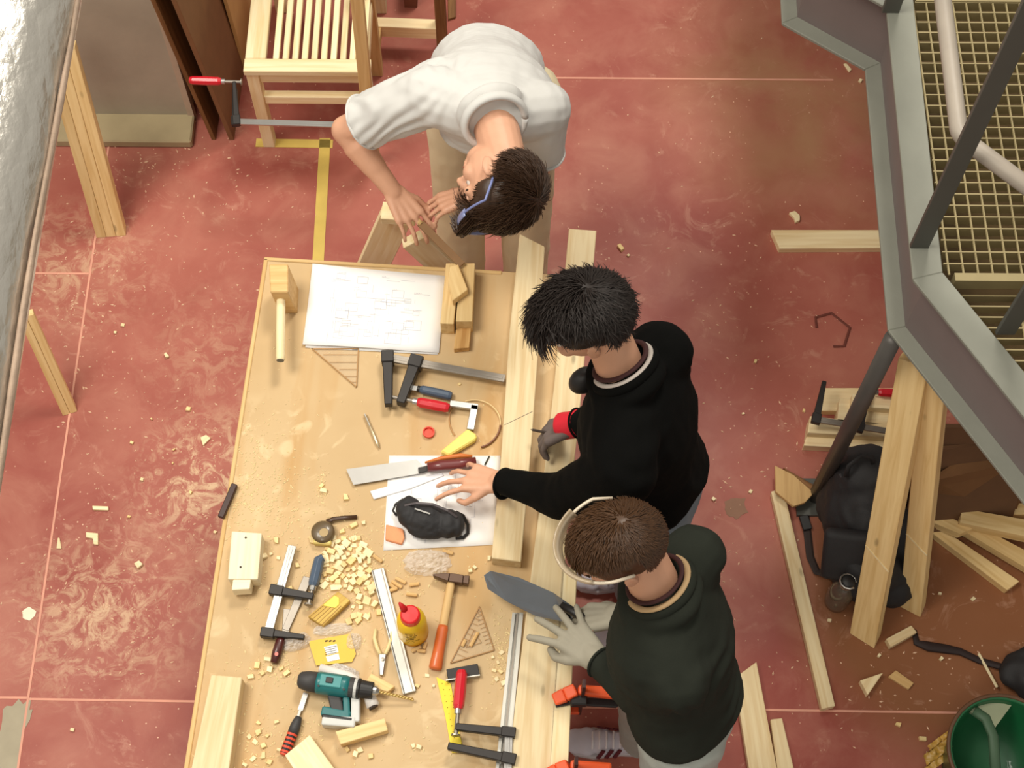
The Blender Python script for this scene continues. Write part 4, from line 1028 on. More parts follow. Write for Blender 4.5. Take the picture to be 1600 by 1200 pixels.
# orange quick clamps on the right edge
for nm, px, py in (('upper', 905, 1082), ('lower', 893, 1200)):
    zt_ = T + .036
    c_ = P(px, py, zt_ + .02)
    o = thing('quick_clamp', ('orange quick clamp on the bench edge nearer the gloved hands' if nm == 'upper' else 'orange quick clamp at the bottom edge of the view'), 'clamp', (c_.x, c_.y, T - .12))
    OM = ORANGE
    l0, l1 = P(px - 40, py + 12, zt_ + .012), P(px - 4, py - 4, zt_ + .026)
    obj('upper_jaw', G().bar(l0, l0.lerp(l1, .5), .03, .014, w2=.034, h2=.026).bar(l0.lerp(l1, .5), l1, .034, .026, w2=.03, h2=.034), OM, o, bev=.004, seg=2)
    obj('jaw_pad', G().bar(P(px - 38, py + 16, zt_ + .004), P(px - 16, py + 12, zt_ + .004), .024, .008), BLACKP, o)
    h0, h1 = P(px - 2, py - 4, zt_ + .03), P(px + 62, py + 2, zt_ + .02)
    obj('grip', G().bar(h0, h1, .024, .024, w2=.03, h2=.022), OM, o, bev=.006, seg=2)
    obj('trigger', G().bar(P(px, py + 14, zt_ + .0), P(px + 60, py + 18, zt_ - .02), .02, .014), BLACKP, o, bev=.003)
    obj('housing', G().bar(P(px - 14, py + 12, zt_ + .01), P(px + 12, py + 12, zt_ + .01), .03, .03), BLACKP, o, bev=.003)
    bx_ = V((TB(TW + .012, 0, 0).x - E1.x * 0 , c_.y, 0)); 
    cx = c_.x + .008
    obj('bar', G().bar((cx, c_.y - .004, T - .12), (cx, c_.y - .004, T + .16), .008, .02, (0, 1, 0)), mat('dark_red_bar', (62, 32, 30), .5, .3), o)
    obj('lower_jaw', G().bar((cx, c_.y - .004, T - .10), (cx - .06, c_.y - .004, T - .10), .024, .02).box((cx - .055, c_.y - .004, T - .055), (.024, .024, .065)), OM, o, bev=.003)
# boards of the trestle behind the bench
o = thing('crossed_trestle', 'pale boards crossed in an A shape behind the bench, under the rasp', 'trestle', P(640, 405, .45))
def tleg(pa, za, pb, zb_, w_, th, nm='leg'):
    a = P(*pa, za); b_ = P(*pb, zb_); d_ = (b_ - a).normalized()
    t_ = (0 - a.z) / d_.z; q = a + d_ * t_
    beam(nm, a, q, w_, th, PINEP, parent=o, up=(0, -1, .5))
tleg((620, 335), .80, (586, 408), .50, .095, .035)
tleg((645, 372), .80, (688, 412), .66, .075, .035)
beam('cap', P(597, 332, .815), P(650, 336, .815), .06, .03, PINEP, parent=o)

# ------------------------------------------------------------------ chips
WOODW = wood('chip_wood', (240, 216, 160), (226, 194, 132), knots=False)
protos = []
for i in range(6):
    r = random.Random(i); g = G()
    sx, sy, sz = r.uniform(.010, .016), r.uniform(.008, .012), r.uniform(.005, .009)
    b = [V((x * sx / 2 * r.uniform(.7, 1.1), y * sy / 2 * r.uniform(.7, 1.1), 0)) for x, y in ((-1, -1), (1, -1), (1, 1), (-1, 1))]
    t_ = [V((q.x * r.uniform(.75, 1.05), q.y * r.uniform(.75, 1.05), sz * r.uniform(.8, 1.1))) for q in b]
    g.hexa(b, t_)
    me = bpy.data.meshes.new('wood_chip'); me.from_pydata(g.v, [], g.f); me.materials.append(PINEP if i % 3 else WOODW); protos.append(me)
def chip(x, y, s, label, group, z=T, cat='wood chip', rz=None, name='wood_chip'):
    o = bpy.data.objects.new(name, random.choice(protos)); COL.objects.link(o)
    M = Matrix.Translation(P(x, y, z)) @ Matrix.Rotation(random.uniform(0, 6.28) if rz is None else rz, 4, 'Z') @ Matrix.Diagonal((s * random.uniform(.8, 1.3), s * random.uniform(.8, 1.2), s, 1))
    put(o, M); tag(o, label, cat, group); return o
L1 = ('small pale wood chip in the heap between the tape measure and the straightedge', 'chips in the central heap')
rc = random.Random(5)
heap = []
for _ in range(4000):
    if len(heap) >= 78: break
    x = rc.gauss(548, 26); y = rc.gauss(893, 26)
    if not (440 < x < 598 and 840 < y < 975): continue
    if abs((x - 480) / 20) < 1 and abs((y - 920) / 80) < 1: continue
    if x > 582 + (y - 890) * .25: continue
    if 478 < x < 552 and 922 < y < 980: continue
    if any(hypot(x - a, y - b) < 7.5 for a, b in heap): continue
    heap.append((x, y)); chip(x, y, rc.uniform(.9, 1.75), *L1)
for x, y, s in ((541, 778, 1.5), (553, 822, 1.3), (568, 818, 1.3), (553, 843, 1.3), (542, 850, 1.8), (488, 845, 1.6), (528, 868, 1.3), (573, 965, 1.2), (556, 963, 1.2), (545, 972, 1.3), (506, 768, 1.3), (503, 760, 1.0), (535, 809 + 22, 1.2), (560, 862, 1.2)):
    chip(x, y, s, L1[0], L1[1])
L2 = ('small wood chip on the bench around the clamp and dark red chisel', 'chips beside the blue-handled clamp')
for x, y in ((402, 1040), (392, 1058), (410, 1052), (422, 1046), (440, 1045), (448, 1052), (414, 870), (424, 866), (435, 872), (465, 884), (432, 845), (418, 1030)): chip(x, y, rc.uniform(.9, 1.4), *L2)
L3 = ('small wood chip scattered at the lower end of the bench', 'chips at the lower end of the bench')
for x, y in ((404, 1145), (399, 1160), (412, 1165), (395, 1186), (421, 1191), (418, 1150), (436, 1172), (390, 1152), (412, 1180), (556, 1178), (562, 1172), (543, 1171), (580, 1182), (655, 1168), (646, 1166), (404, 1130), (433, 1128), (383, 1195)): chip(x, y, rc.uniform(.7, 1.3), *L3)
L4 = ('small wood chip on the bench near the hammer and yellow rule', 'chips near the hammer')
for x, y in ((668, 1056), (678, 1072), (764, 873), (735, 893), (742, 887), (700, 583 + 280), (652, 1072), (770, 1028), (778, 1035), (782, 1050), (776, 1062), (783, 1020), (786, 1068), (772, 1048)): chip(x, y, rc.uniform(.7, 1.2), *L4)
for x, y in ((718, 601),): chip(x, y, .6, 'single tiny chip between the steel clamp bar and the blue chisel handle', None)
# chips on the floor, big ones
L5 = ('pale wood chip lying on the red floor left of the bench', 'chips on the floor left of the bench')
for x, y, s in ((202, 808, 1.0), (260, 556, 1.5), (295, 640, 1.2), (206, 692, .8), (272, 703, .8), (222, 750, .9), (113, 1140, .9), (298, 770, 1.2), (336, 832, 1.2), (180, 520, .9), (192, 508, .9), (185, 363, 1.1), (270, 724, .7), (237, 655, .7)): chip(x, y, s, *L5, z=.0022)
L6 = ('pale wood chip on the floor to the right of the workers', 'chips on the floor right of the workers')
for x, y, s in ((1344, 127, 1.2), (1180, 565, .9), (1256, 642, .9), (1161, 647, .9), (1468, 928, .9), (1520, 936, .9), (1296, 970, 1.1), (1373, 1025, 1.2), (1470, 1030, 1.5), (1403, 1132, 1.4), (1441, 1155, 1.3), (1115, 780, 1.1), (1173, 768, 1.0), (1224, 17, 1.1), (970, 388, 1.6), (982, 400, .9), (1117, 1003, .8)): chip(x, y, s, *L6, z=.001)
for px, h, l_ in (([(144, 790), (169, 791), (169, 797), (145, 796)], .010, 'long thin pale offcut on the red floor, left of the dusty swirl'),
                  ([(134, 831), (153, 833), (153, 851), (146, 850), (145, 841), (134, 839)], .010, 'small L-shaped pale offcut on the red floor left of the bench'),
                  ([(209, 880), (217, 875), (223, 881), (215, 888)], .014, 'small pale wooden cube alone on the red floor left of the bench'),
                  ([(90, 840), (93, 840), (96, 857), (88, 857)], .006, 'tiny pale wedge on the red floor close to the pink joint line'),
                  ([(313, 683), (322, 679), (329, 684), (317, 696)], .010, 'pale triangular chip on the floor above the dusty swirl'),
                  ([(1233, 332), (1242, 329), (1250, 336), (1250, 344), (1243, 347), (1241, 340)], .014, 'curved pale chip on the floor just above the long pine plank'),
                  ([(1318, 99), (1323, 99), (1331, 108), (1327, 112)], .008, 'narrow pale chip on the floor beside the upper stair beam')):
    block('wood_offcut', px, h, PINEP, l_, 'offcut', base=0)
# sawdust crumbs: joined
def crumbs(name, n, fn, z, smin, smax, m_, label, parent=None):
    g = G(); r = random.Random(len(label))
    for _ in range(n):
        c_ = fn(r)
        if c_ is None: continue
        q = P(c_[0], c_[1], z); s = r.uniform(smin, smax); a = r.uniform(0, 6.28); l_ = s * r.uniform(1, 3)
        u = V((cos(a), sin(a), 0)) * l_; v_ = V((-sin(a), cos(a), 0)) * s
        g.add([q - u, q - v_, q + u, q + v_, q + V((0, 0, s * 1.2))], [(0, 1, 4), (1, 2, 4), (2, 3, 4), (3, 0, 4), (3, 2, 1, 0)])
    if parent: return obj(name, g, m_, parent, kind='stuff')
    return obj(name, g, m_, label=label, cat='sawdust', kind='stuff')
DUSTM = mat('sawdust', (240, 220, 170), .9, var=.1)
blobs = [(400, 740, 30, 50, 260), (430, 790, 40, 40, 220), (370, 780, 16, 30, 80), (540, 890, 55, 50, 420), (405, 880, 20, 40, 90), (780, 1020, 10, 40, 140), (420, 1160, 40, 30, 170), (430, 1045, 30, 14, 110), (640, 900, 60, 30, 90), (700, 700, 60, 60, 30), (600, 1150, 90, 35, 90), (500, 1010, 80, 30, 90), (450, 600, 50, 60, 50), (504, 760, 6, 14, 60)]
def fb(r):
    b = r.choices(blobs, [q[4] for q in blobs])[0]; x, y = r.gauss(b[0], b[2]), r.gauss(b[1], b[3])
    e = 413 - (y - 402) * .154
    return (x, y) if x > e + 6 and y > 410 and x < 868 - (y - 430) * .0 else None
crumbs('bench_sawdust', 2100, fb, T + .0008, .0008, .0024, DUSTM, 'fine pale sawdust and shavings scattered over the tabletop')
def ff(r):
    if r.random() < .62: b = r.choice([(320, 760, 30, 60), (150, 960, 60, 60), (200, 800, 90, 120), (390, 900, 60, 90), (120, 450, 40, 60), (330, 350, 80, 100), (250, 600, 90, 90), (230, 240, 60, 40)])
    elif r.random() < .45: return None
    else: b = r.choice([(1000, 500, 150, 250), (1130, 900, 40, 150), (1400, 1050, 110, 60), (1200, 600, 90, 150)])
    return (r.gauss(b[0], b[2]), r.gauss(b[1], b[3]))
crumbs('floor_sawdust', 1300, ff, .0008, .0012, .0032, mat('sawdust_pinkish', (238, 200, 168), .9, var=.1), 'fine pale sawdust scattered over the red floor')

# ================================================================== PEOPLE
def orient(z, x):
    z = V(z).normalized(); x = V(x); x = (x - z * x.dot(z)).normalized(); y = z.cross(x)
    return Matrix((x, y, z)).transposed()
def hand_g(g, w, d, n, thumb, curl=(.35, .4, .45, .5), spread=.0, fat=0.0, sc=1.0, tc=.25):
    """w wrist, d fingers direction, n back-of-hand normal, thumb = +1/-1 side of d x n"""
    d = V(d).normalized(); n = V(n); n = (n - d * n.dot(d)).normalized(); s = d.cross(n) * thumb
    kn = [(.036, .088), (.012, .093), (-.012, .088), (-.034, .079)]
    ln = [(.042, .025, .019), (.047, .029, .020), (.043, .027, .020), (.033, .020, .017)]
    rr = [.0086, .0088, .0083, .0074]
    for i, ((a, b), l, r) in enumerate(zip(kn, ln, rr)):
        k = w + (s * a + d * b) * sc
        g.cone(w + (s * a * .55) * sc + d * .006, (.0145 + fat) * sc, k, (.0115 + fat) * sc, 10)
        dd = (d + s * spread * (1.5 - i) * .35).normalized(); p = k; rad = (r + fat) * sc
        for j in range(3):
            ang = curl[i] * (.55, 1.0, .8)[j]
            ax = dd.cross(n)
            dd = (dd * cos(ang) - n * sin(ang)).normalized(); nn = ax.cross(dd).normalized() if False else n
            n2 = (n - dd * n.dot(dd)); 
            n_ = n2.normalized() if n2.length > .1 else n
            q = p + dd * l[j] * sc
            g.cone(p, rad, q, rad * .92, 10); p = q; rad *= .93
            # rotate the reference normal with the finger
            n_keep = n; 
    b0 = w + (s * .020 + d * .022) * sc
    t1 = b0 + (s * .030 + d * .030 - n * .012) * sc; t2 = t1 + (s * .012 + d * .030 - n * (.01 + tc * .03)) * sc; t3 = t2 + (d * .022 - s * .004 * (1 + tc) - n * .01 * tc) * sc
    g.cone(b0, (.0155 + fat) * sc, t1, (.0115 + fat) * sc, 10); g.cone(t1, (.0108 + fat) * sc, t2, (.0095 + fat) * sc, 10); g.cone(t2, (.0095 + fat) * sc, t3, (.008 + fat) * sc, 10)
class Head:
    def __init__(s, c, f, u):
        s.c = V(c); u = V(u).normalized(); f = V(f); f = (f - u * f.dot(u)).normalized(); x = f.cross(u)
        s.R = Matrix((x, f, u)).transposed()
    def w(s, x, y, z): return s.c + s.R @ V((x, y, z))
    def build(s, g):
        E = lambda c, r: g.ell(s.w(*c), r, s.R, 20)
        E((0, -.008, .030), (.076, .096, .090)); E((0, .022, -.030), (.064, .070, .080)); E((0, .042, -.080), (.040, .045, .034))
        E((0, .030, -.062), (.056, .05, .034)); E((.033, .062, -.03), (.026, .026, .026)); E((-.033, .062, -.03), (.026, .026, .026))
        g.cone(s.w(-.034, .078, .018), .013, s.w(.034, .078, .018), .013, 10)
        g.cone(s.w(0, .088, .008), .008, s.w(0, .112, -.032), .0125, 10); g.cone(s.w(-.010, .096, -.034), .009, s.w(.010, .096, -.034), .009, 8)
        g.cone(s.w(-.018, .086, -.062), .007, s.w(.018, .086, -.062), .007, 8); g.cone(s.w(-.015, .083, -.072), .008, s.w(.015, .083, -.072), .008, 8)
        for k in (-1, 1):
            Re = s.R @ Matrix.Rotation(k * -.45, 3, 'Z')
            g.ell(s.w(k * .080, -.004, -.012), (.007, .018, .030), Re, 12); g.ell(s.w(k * .076, .000, -.030), (.007, .010, .014), Re, 10)
            g.ell(s.w(k * .085, -.014, -.002), (.005, .006, .024), Re, 10)
    def details(s, body, hairmat):
        for k in (-1, 1):
            e = obj('eye', G().ell(s.w(k * .031, .070, -.006), (.0115, .0115, .0115), s.R, 14), mat('eye_white', (226, 216, 206), .3), body, smooth=True)
            obj('iris', G().ell(s.w(k * .031, .0785, -.008), (.0055, .0045, .0055), s.R, 10), mat('iris_dark', (52, 34, 24), .2), e, smooth=True)
            obj('eyebrow', G().tube([s.w(k * .014, .092, .016), s.w(k * .032, .090, .024), s.w(k * .050, .074, .019)], [.003, .0042, .0025], 8, flat=.6), hairmat, body, smooth=True)
        obj('lips', G().tube([s.w(-.022, .084, -.067), s.w(-.008, .0935, -.064), s.w(.008, .0935, -.064), s.w(.022, .084, -.067)], [.002, .0045, .0045, .002], 8), mat('lips', (188, 104, 88), .5), body, smooth=True)
    def hair_ok(s, q):
        x, y, z = q
        line = -.078 if y < -.045 else -.060 if y < -.03 else (-.060 + (y + .03) / .085 * .115 if y < .055 else .055)
        if abs(x) > .05 and -.026 < y < .03 and z < .022: return False
        return z > line
    def hair(s, body, m, thick, length, n, messy, seed, whorl=(.012, -.05, .105), up=0.15, front=0, tint=None):
        rnd = random.Random(seed); g = G(); k = 40; vs = {}; V_ = []
        C0 = V((0, -.008, .030)); rad = V((.076, .096, .090))
        def surf(dirv, t): 
            return C0 + V((dirv.x * (rad.x + t), dirv.y * (rad.y + t), dirv.z * (rad.z + t)))
        for i in range(k + 1):
            for j in range(2 * k):
                ph = pi * i / k; th = pi * j / k
                dv = V((sin(ph) * cos(th), sin(ph) * sin(th), cos(ph)))
                q0 = surf(dv, 0); hz_ = min(1, max(.12, (q0.z + .045 + max(0, -q0.y) * .9) / .11)); t = thick * hz_ * (.8 + .5 * noise.noise(dv * 3 + V((seed, 0, 0)))) if s.hair_ok(q0) else -.012
                V_.append(s.c + s.R @ surf(dv, t))
        fs = [(i * 2 * k + j, (i + 1) * 2 * k + j, (i + 1) * 2 * k + (j + 1) % (2 * k), i * 2 * k + (j + 1) % (2 * k)) for i in range(k) for j in range(2 * k)]
        g.add(V_, fs); cap = obj('hair', g, m, body, smooth=True)
        g = G(); W_ = V(whorl)
        cnt = 0
        while cnt < n:
            dv = V((rnd.gauss(0, 1), rnd.gauss(0, 1), rnd.gauss(0, 1))).normalized(); q = surf(dv, 0)
            if not s.hair_ok(q): continue
            cnt += 1
            nrm = V((dv.x / rad.x, dv.y / rad.y, dv.z / rad.z)).normalized()
            fl = (q - W_); fl = fl - nrm * fl.dot(nrm); fl = fl.normalized() if fl.length > 1e-4 else V((0, 1, 0))
            sw = nrm.cross(fl) * .35
            fl = (fl + sw + V((rnd.gauss(0, messy), rnd.gauss(0, messy), rnd.gauss(0, messy)))).normalized()
            fl = (fl - nrm * fl.dot(nrm)).normalized()
            hz_ = min(1, max(.15, (q.z + .045 + max(0, -q.y) * .9) / .11))
            if abs(q.x) > .038 and q.z < .085 and q.y > -.05: hz_ *= .32
            l = length * hz_ * rnd.uniform(.6, 1.25) * (1 + front * max(0, q.y / .1) * (abs(q.x) < .04))
            pts = []; p = surf(dv, thick * .6 * hz_); dcur = (fl + nrm * (up + abs(rnd.gauss(0, messy * .5)))).normalized()
            for a in range(5):
                pts.append(p.copy()); p = p + dcur * l / 4
                e = p - C0; tk = thick * hz_; rr = math.sqrt((e.x / (rad.x + tk)) ** 2 + (e.y / (rad.y + tk)) ** 2 + (e.z / (rad.z + tk)) ** 2)
                if rr < 1.0: p = C0 + e / rr * 1.01
                elif rr > 1.05: dcur = (dcur - e.normalized() * .25).normalized()
            g.tube([s.c + s.R @ p_ for p_ in pts], [.0014, .0016, .0014, .001, .0003], 3, cap=False)
        obj('hair_strands', g, m, cap, kind='stuff')
        return cap
def torso(g, pel, c7, shL, shR, pad=0, deep=0, belly=0):
    ax = (c7 - pel).normalized(); lat = (shR - shL).normalized()
    R = orient(ax, lat)
    n = 25
    L_ = (c7 - pel).length
    for i in range(n):
        t = i / (n - 1); fi = t * 8; i0 = min(7, int(fi)); fi -= i0
        lw = (.158, .152, .146, .148, .156, .166, .172, .160, .118); ld = (.112, .108, .102, .104, .112, .116, .108, .092, .070)
        w_ = lw[i0] + (lw[i0 + 1] - lw[i0]) * fi; d_ = ld[i0] + (ld[i0 + 1] - ld[i0]) * fi
        bend = R.col[1] * 0
        off = ax * (L_ * t * .93)
        g.ell(pel + off, (w_ + pad, d_ + pad + deep, L_ / 9 * 1.05 + pad * .3), R, 24)
    for sh in (shL, shR): 
        g.cone(c7.lerp(pel, .1), .06 + pad, sh, .058 + pad, 14)
def limb(g, pts, rad, pad=0, flat=False):
    for i in range(len(pts) - 1):
        g.cone(pts[i], rad[i] + pad, pts[i + 1], rad[i + 1] + pad, 18, flat and i == len(pts) - 2)
def wr(a, f, a2=0, f2=60, st=(1, 1, 1)):
    def fn(p, n):
        q = V((p.x * st[0], p.y * st[1], p.z * st[2])); r = noise.noise(q * f)
        return a * (1 - 2 * abs(r)) * .8 - a * .3 + a2 * noise.noise(q * f2)
    return fn
def shoe(parent, heel, toe, m, sole, stripes=None, laces=True):
    heel = V(heel); toe = V(toe); d = (toe - heel); L_ = d.length; d.normalize(); s = d.cross(V((0, 0, 1)))
    g = G()
    for t, w_, h_ in ((.10, .034, .05), (.25, .035, .052), (.42, .037, .045), (.60, .043, .036), (.78, .046, .028), (.90, .040, .024)):
        g.ell(heel + d * L_ * t + V((0, 0, .026 + h_ * .35)), (L_ * .14, w_, h_ * .75), orient((0, 0, 1), d), 16)
    o = remesh('shoe', g, m, .005, parent, 4)
    pr = [heel + d * L_ * t + s * w_ for t, w_ in ((0, .018), (.08, .034), (.4, .034), (.7, .047), (.9, .04), (1.0, .018), (1.0, -.018), (.9, -.04), (.7, -.047), (.4, -.034), (.08, -.034), (0, -.018))]
    obj('sole', G().prism([V((q.x, q.y, .028)) for q in pr], .001), sole, o, bev=.004)
    if laces:
        for i in range(5):
            c_ = heel + d * L_ * (.42 + i * .075) + V((0, 0, .085 - i * .007))
            obj('lace', G().tube([c_ - s * .026 + V((0, 0, -.006)), c_ + V((0, 0, .004)), c_ + s * .026 + V((0, 0, -.006))], .0032, 6), mat('lace_white', (232, 228, 232), .8), o)
    if stripes:
        for k in (-1, 1):
            for i in range(3):
                c_ = heel + d * L_ * (.42 + i * .09) + s * k * (.038 + .002 * i) 
                obj('stripe', G().bar(c_ + V((0, 0, .07)) - s * k * .008, c_ + V((0, 0, .03)) + d * .015 + s * k * .006, .012, .004, s), stripes, o)
    return o

# ---------- worker in the white shirt
wp = thing('person', 'person in white polo shirt and cream trousers bending over the bench with a rasp', 'person', (-.07, 2.62, 0))
PEL = V((-.08, 2.81, 1.02)); C7 = P(772, 196, 1.37); SL = P(672, 148, 1.31); SR = P(846, 172, 1.29)
EL = P(540, 203, 1.13); WL = P(615, 300, .995); ER = P(838, 262, 1.06); WR_ = P(735, 304, .985)
hd = Head(P(782, 283, 1.335), (-.90, .02, -.42), (.12, -1, -.16))
g = G(); hd.build(g); limb(g, [C7 + V((0, .03, -.02)), hd.w(0, -.02, -.05)], [.062, .056])
torso(g, PEL, C7 + V((0, .03, -.02)), SL, SR, -.024)
limb(g, [SL, EL, WL], [.05, .041, .027]); limb(g, [SR, ER, WR_], [.05, .041, .027])
g.cone(EL.lerp(WL, .25), .043, EL.lerp(WL, .6), .035)
hand_g(g, WL, P(652, 356, .95) - WL, (-.2, .25, 1), -1, (.55, .6, .6, .6), .25)
hand_g(g, WR_, P(672, 324, .955) - WR_, (.1, .3, 1), 1, (.7, .75, .8, .8), .1)
for k, x in ((-1, -.17), (1, .04)):
    limb(g, [V((x, 2.76, .95)), V((x * 1.05, 2.68, .5)), V((x * 1.05, 2.62, .09))], [.085, .055, .04])
    g.ell((x * 1.05, 2.56, .05), (.042, .12, .04))
body = remesh('body', g, SKIN, .0045, wp, 3)
HB = mat('brown_hair', (62, 42, 28), .45, var=.2, scale=60)
hd.details(body, HB)
hair = hd.hair(body, HB, .014, .050, 5200, .28, 3, whorl=(0, -.085, .075), front=.9, up=.12)
# forelock hanging past the glasses
g = G(); r = random.Random(4)
for _ in range(260):
    a = hd.w(r.uniform(-.01, .05), .07 + r.uniform(-.01, .01), .09 + r.uniform(-.012, .01)); e = hd.w(r.uniform(.01, .045), .125 + r.uniform(-.02, .015), .085 + r.uniform(-.02, .02))
    mdp = a.lerp(e, .5) + hd.R @ V((0, .02, .03)); g.tube([a, a.lerp(mdp, .6), mdp, e.lerp(mdp, .4), e], [.0016, .0018, .0016, .0012, .0003], 3, cap=False)
obj('forelock', g, HB, hair, kind='stuff')
TEE = mat('white_cotton', (204, 203, 200), .85, var=.015, bump=.15, bscale=500)
g = G(); torso(g, PEL + V((0, 0, .0)), C7 + V((0, .045, -.02)), SL, SR, .014, .012); g.cone(C7 + V((0, .05, -.03)), .080, SL, .082); g.cone(C7 + V((0, .05, -.03)), .080, SR, .082)
fr = orient((C7 - PEL), (1, 0, 0)).col[1]
fdir = fr if fr.z < 0 else -fr
for t_, w_ in ((.2, .14), (.4, .14), (.6, .145)): g.ell(PEL.lerp(C7, t_) + fdir * .06, (w_, .1, .11), orient(C7 - PEL, (1, 0, 0)), 20)
nk = (hd.w(0, -.02, -.06) - C7).normalized(); g.ell(C7 - nk * .035 + V((0, .01, 0)), (.098, .09, .040), orient(nk + V((0, 0, .4)), (1, 0, 0)), 24)
def sleeve(g, s_, e_, t0, r0, r1): g.cone(s_, r0, s_.lerp(e_, t0), r1, 18, True)
sleeve(g, SL, EL, .78, .078, .078); sleeve(g, SR, ER, .72, .078, .074)
g.cone(SL.lerp(PEL, .18), .09, SL.lerp(EL, .45), .07)
def tee_d(p, n):
    q = V((p.x * 5 + p.y * 2, p.y * 2.0, p.z * 4)); a = noise.noise(q * 2.2)
    near = max(0, 1 - (p - SL.lerp(EL, .35)).length / .30) 
    fold = sin((p.x * .8 - p.z * .5 + .18 * noise.noise(p * 5)) * 110)
    return .006 * a + .0055 * near * fold * (1 if n.z < .9 else .5) + .002 * noise.noise(p * 30)
tee = remesh('polo_shirt', g, TEE, .006, wp, 6, tee_d)
# collar and cuffs
def ring(name, c, nrm, r1, r2, th, m, par, x=(1, 0, 0), a0=0, a1=360, n=36, flat=.6):
    R = orient(nrm, x)
    pts = [V(c) + R @ V((r1 * cos(radians(a0 + (a1 - a0) * i / n)), r2 * sin(radians(a0 + (a1 - a0) * i / n)), 0)) for i in range(n + 1)]
    return obj(name, G().tube(pts, th, 8, flat=flat, cap=True, up=nrm), m, par, smooth=True)
nd = (hd.w(0, -.02, -.06) - C7).normalized()
ring('collar', C7 + nd * .004 + V((0, .010, .012)), nd + V((0, 0, .55)), .082, .076, .0105, TEE, tee, flat=1.6)
ring('cuff', SL.lerp(EL, .765), EL - SL, .075, .075, .006, TEE, tee); ring('cuff', SR.lerp(ER, .71), ER - SR, .072, .072, .006, TEE, tee)
CRM = mat('cream_trousers', (222, 207, 172), .85, var=.05, bump=.15, bscale=400)
g = G(); g.ell((-.065, 2.78, .97), (.168, .125, .12), None, 24)
for x in (-.165, .04):
    limb(g, [V((x, 2.76, .95)), V((x * 1.05, 2.68, .5)), V((x * 1.05, 2.62, .1))], [.105, .082, .075], flat=True)
remesh('trousers', g, CRM, .008, wp, 5, wr(.008, 9, .002, 40, (1, 1, .5)))
for x in (-.17, .04): shoe(wp, (x * 1.05, 2.69, 0), (x * 1.05, 2.41, 0), mat('tan_shoe', (120, 90, 60), .7), mat('dark_sole', (50, 44, 40), .7))
# safety glasses pushed over the forehead
gl = thing('safety_glasses', 'clear bluish safety glasses pushed up over the brown fringe of the white-shirted worker', 'glasses', hd.w(0, .08, .06))
BLG = mat('bluish_lens', (150, 160, 205), .15, alpha=.75, coat=.5)
arc_ = [hd.w(.098 * cos(radians(a)), .138 * sin(radians(a)) - .012, .084 + .012 * sin(radians(a))) for a in range(8, 173, 4)]
obj('lens', G().tube(arc_[8:-8], [.012] * len(arc_[8:-8]), 10, flat=.25, up=hd.R.col[1]), BLG, gl, smooth=True)
obj('frame', G().tube([hd.w(.094, -.02, .03)] + arc_ + [hd.w(-.094, -.02, .03)], .0035, 8), mat('lens_frame', (120, 130, 180), .3), gl, smooth=True)
# rasp in his hands
ra, rb = P(648, 340, .952), P(722, 414, .93)
o = thing('wood_rasp', 'flat brown rasp held diagonally in both hands of the white-shirted worker', 'rasp', rb)
obj('blade', G().bar(ra.lerp(rb, .12), rb, .022, .006), mat('rasp_brown', (142, 108, 74), .6, .3), o, frame_of(ra, rb))
obj('handle', G().tube([ra + (ra - rb).normalized() * .05, ra, ra.lerp(rb, .14)], [.008, .011, .008], 10), BEECH, o, smooth=True)

# ---------- dark-haired worker (middle)
def worker(name, label, base, PEL, C7, SL, SR, arms, hd, legs, sweater, pants, hairargs, headpad=0, feet=None, gloves=None, shoes=None, collar=None, handsargs=None, pf=None):
    o = thing(name, label, 'person', base)
    g = G(); hd.build(g); limb(g, [C7 + V((0, 0, -.03)), hd.w(0, -.025, -.05)], [.060, .053]); torso(g, PEL, C7, SL, SR, -.014)
    for a in arms: limb(g, a, [.05, .04, .027])
    for ha in handsargs: hand_g(g, *ha)
    for l in legs:
        limb(g, l, [.085, .055, .038])
    body = remesh('body', g, SKIN, .0045, o, 3)
    hd.details(body, hairargs['m'])
    hd.hair(body, **hairargs)
    g = G(); torso(g, PEL, C7 + (PEL - C7).normalized() * .03, SL, SR, .022, .012)
    nk = (hd.w(0, -.02, -.06) - C7).normalized(); yR = orient(nk + V((-.1, 0, .1)), (0, 1, 0)); g.ell(C7 + nk * -.012, (.098, .098, .042), yR, 24); g.ell(C7 - V((0, 0, .03)), (.10, .12, .05), None, 24)
    for a in arms:
        g.cone(C7 - V((0, 0, .045)), .088, a[0], .082)
        g.cone(a[0], .080, a[1], .058); e_ = a[1].lerp(a[2], .93); g.cone(a[1], .058, e_, .038, 18, True)
        g.cone(a[0].lerp(PEL, .12), .075, a[0].lerp(a[1], .4), .065)
    sw = remesh('sweater', g, sweater, .007, o, 7, pf or wr(.009, 7, .002, 30))
    for a in arms: ring('cuff', a[1].lerp(a[2], .91), a[2] - a[1], .037, .037, .006, sweater, sw)
    g = G(); g.ell(PEL + V((0, 0, -.03)), (.135, .165, .13), None, 22)
    for l in legs: limb(g, [l[0], l[1], l[2]], [.108, .080, .068], flat=True)
    remesh('jeans', g, pants, .008, o, 5, wr(.007, 10, .002, 40, (1, 1, .5)))
    if feet:
        for h_, t_ in feet: shoe(o, h_, t_, *shoes)
    return o, body, sw
BLK = mat('black_knit', (9, 9, 8), .95, var=.15, scale=10, bump=.25, bscale=400)
DGK = mat('charcoal_green_knit', (40, 43, 37), .95, var=.12, scale=10, bump=.25, bscale=400)
for _m in (BLK, DGK): _m.node_tree.nodes['Principled BSDF'].inputs['Specular IOR Level'].default_value = .12
JN = mat('grey_blue_jeans', (122, 132, 142), .85, var=.12, scale=14, bump=.2, bscale=300)
JP = mat('pale_jeans', (166, 172, 166), .85, var=.10, scale=14, bump=.2, bscale=300)
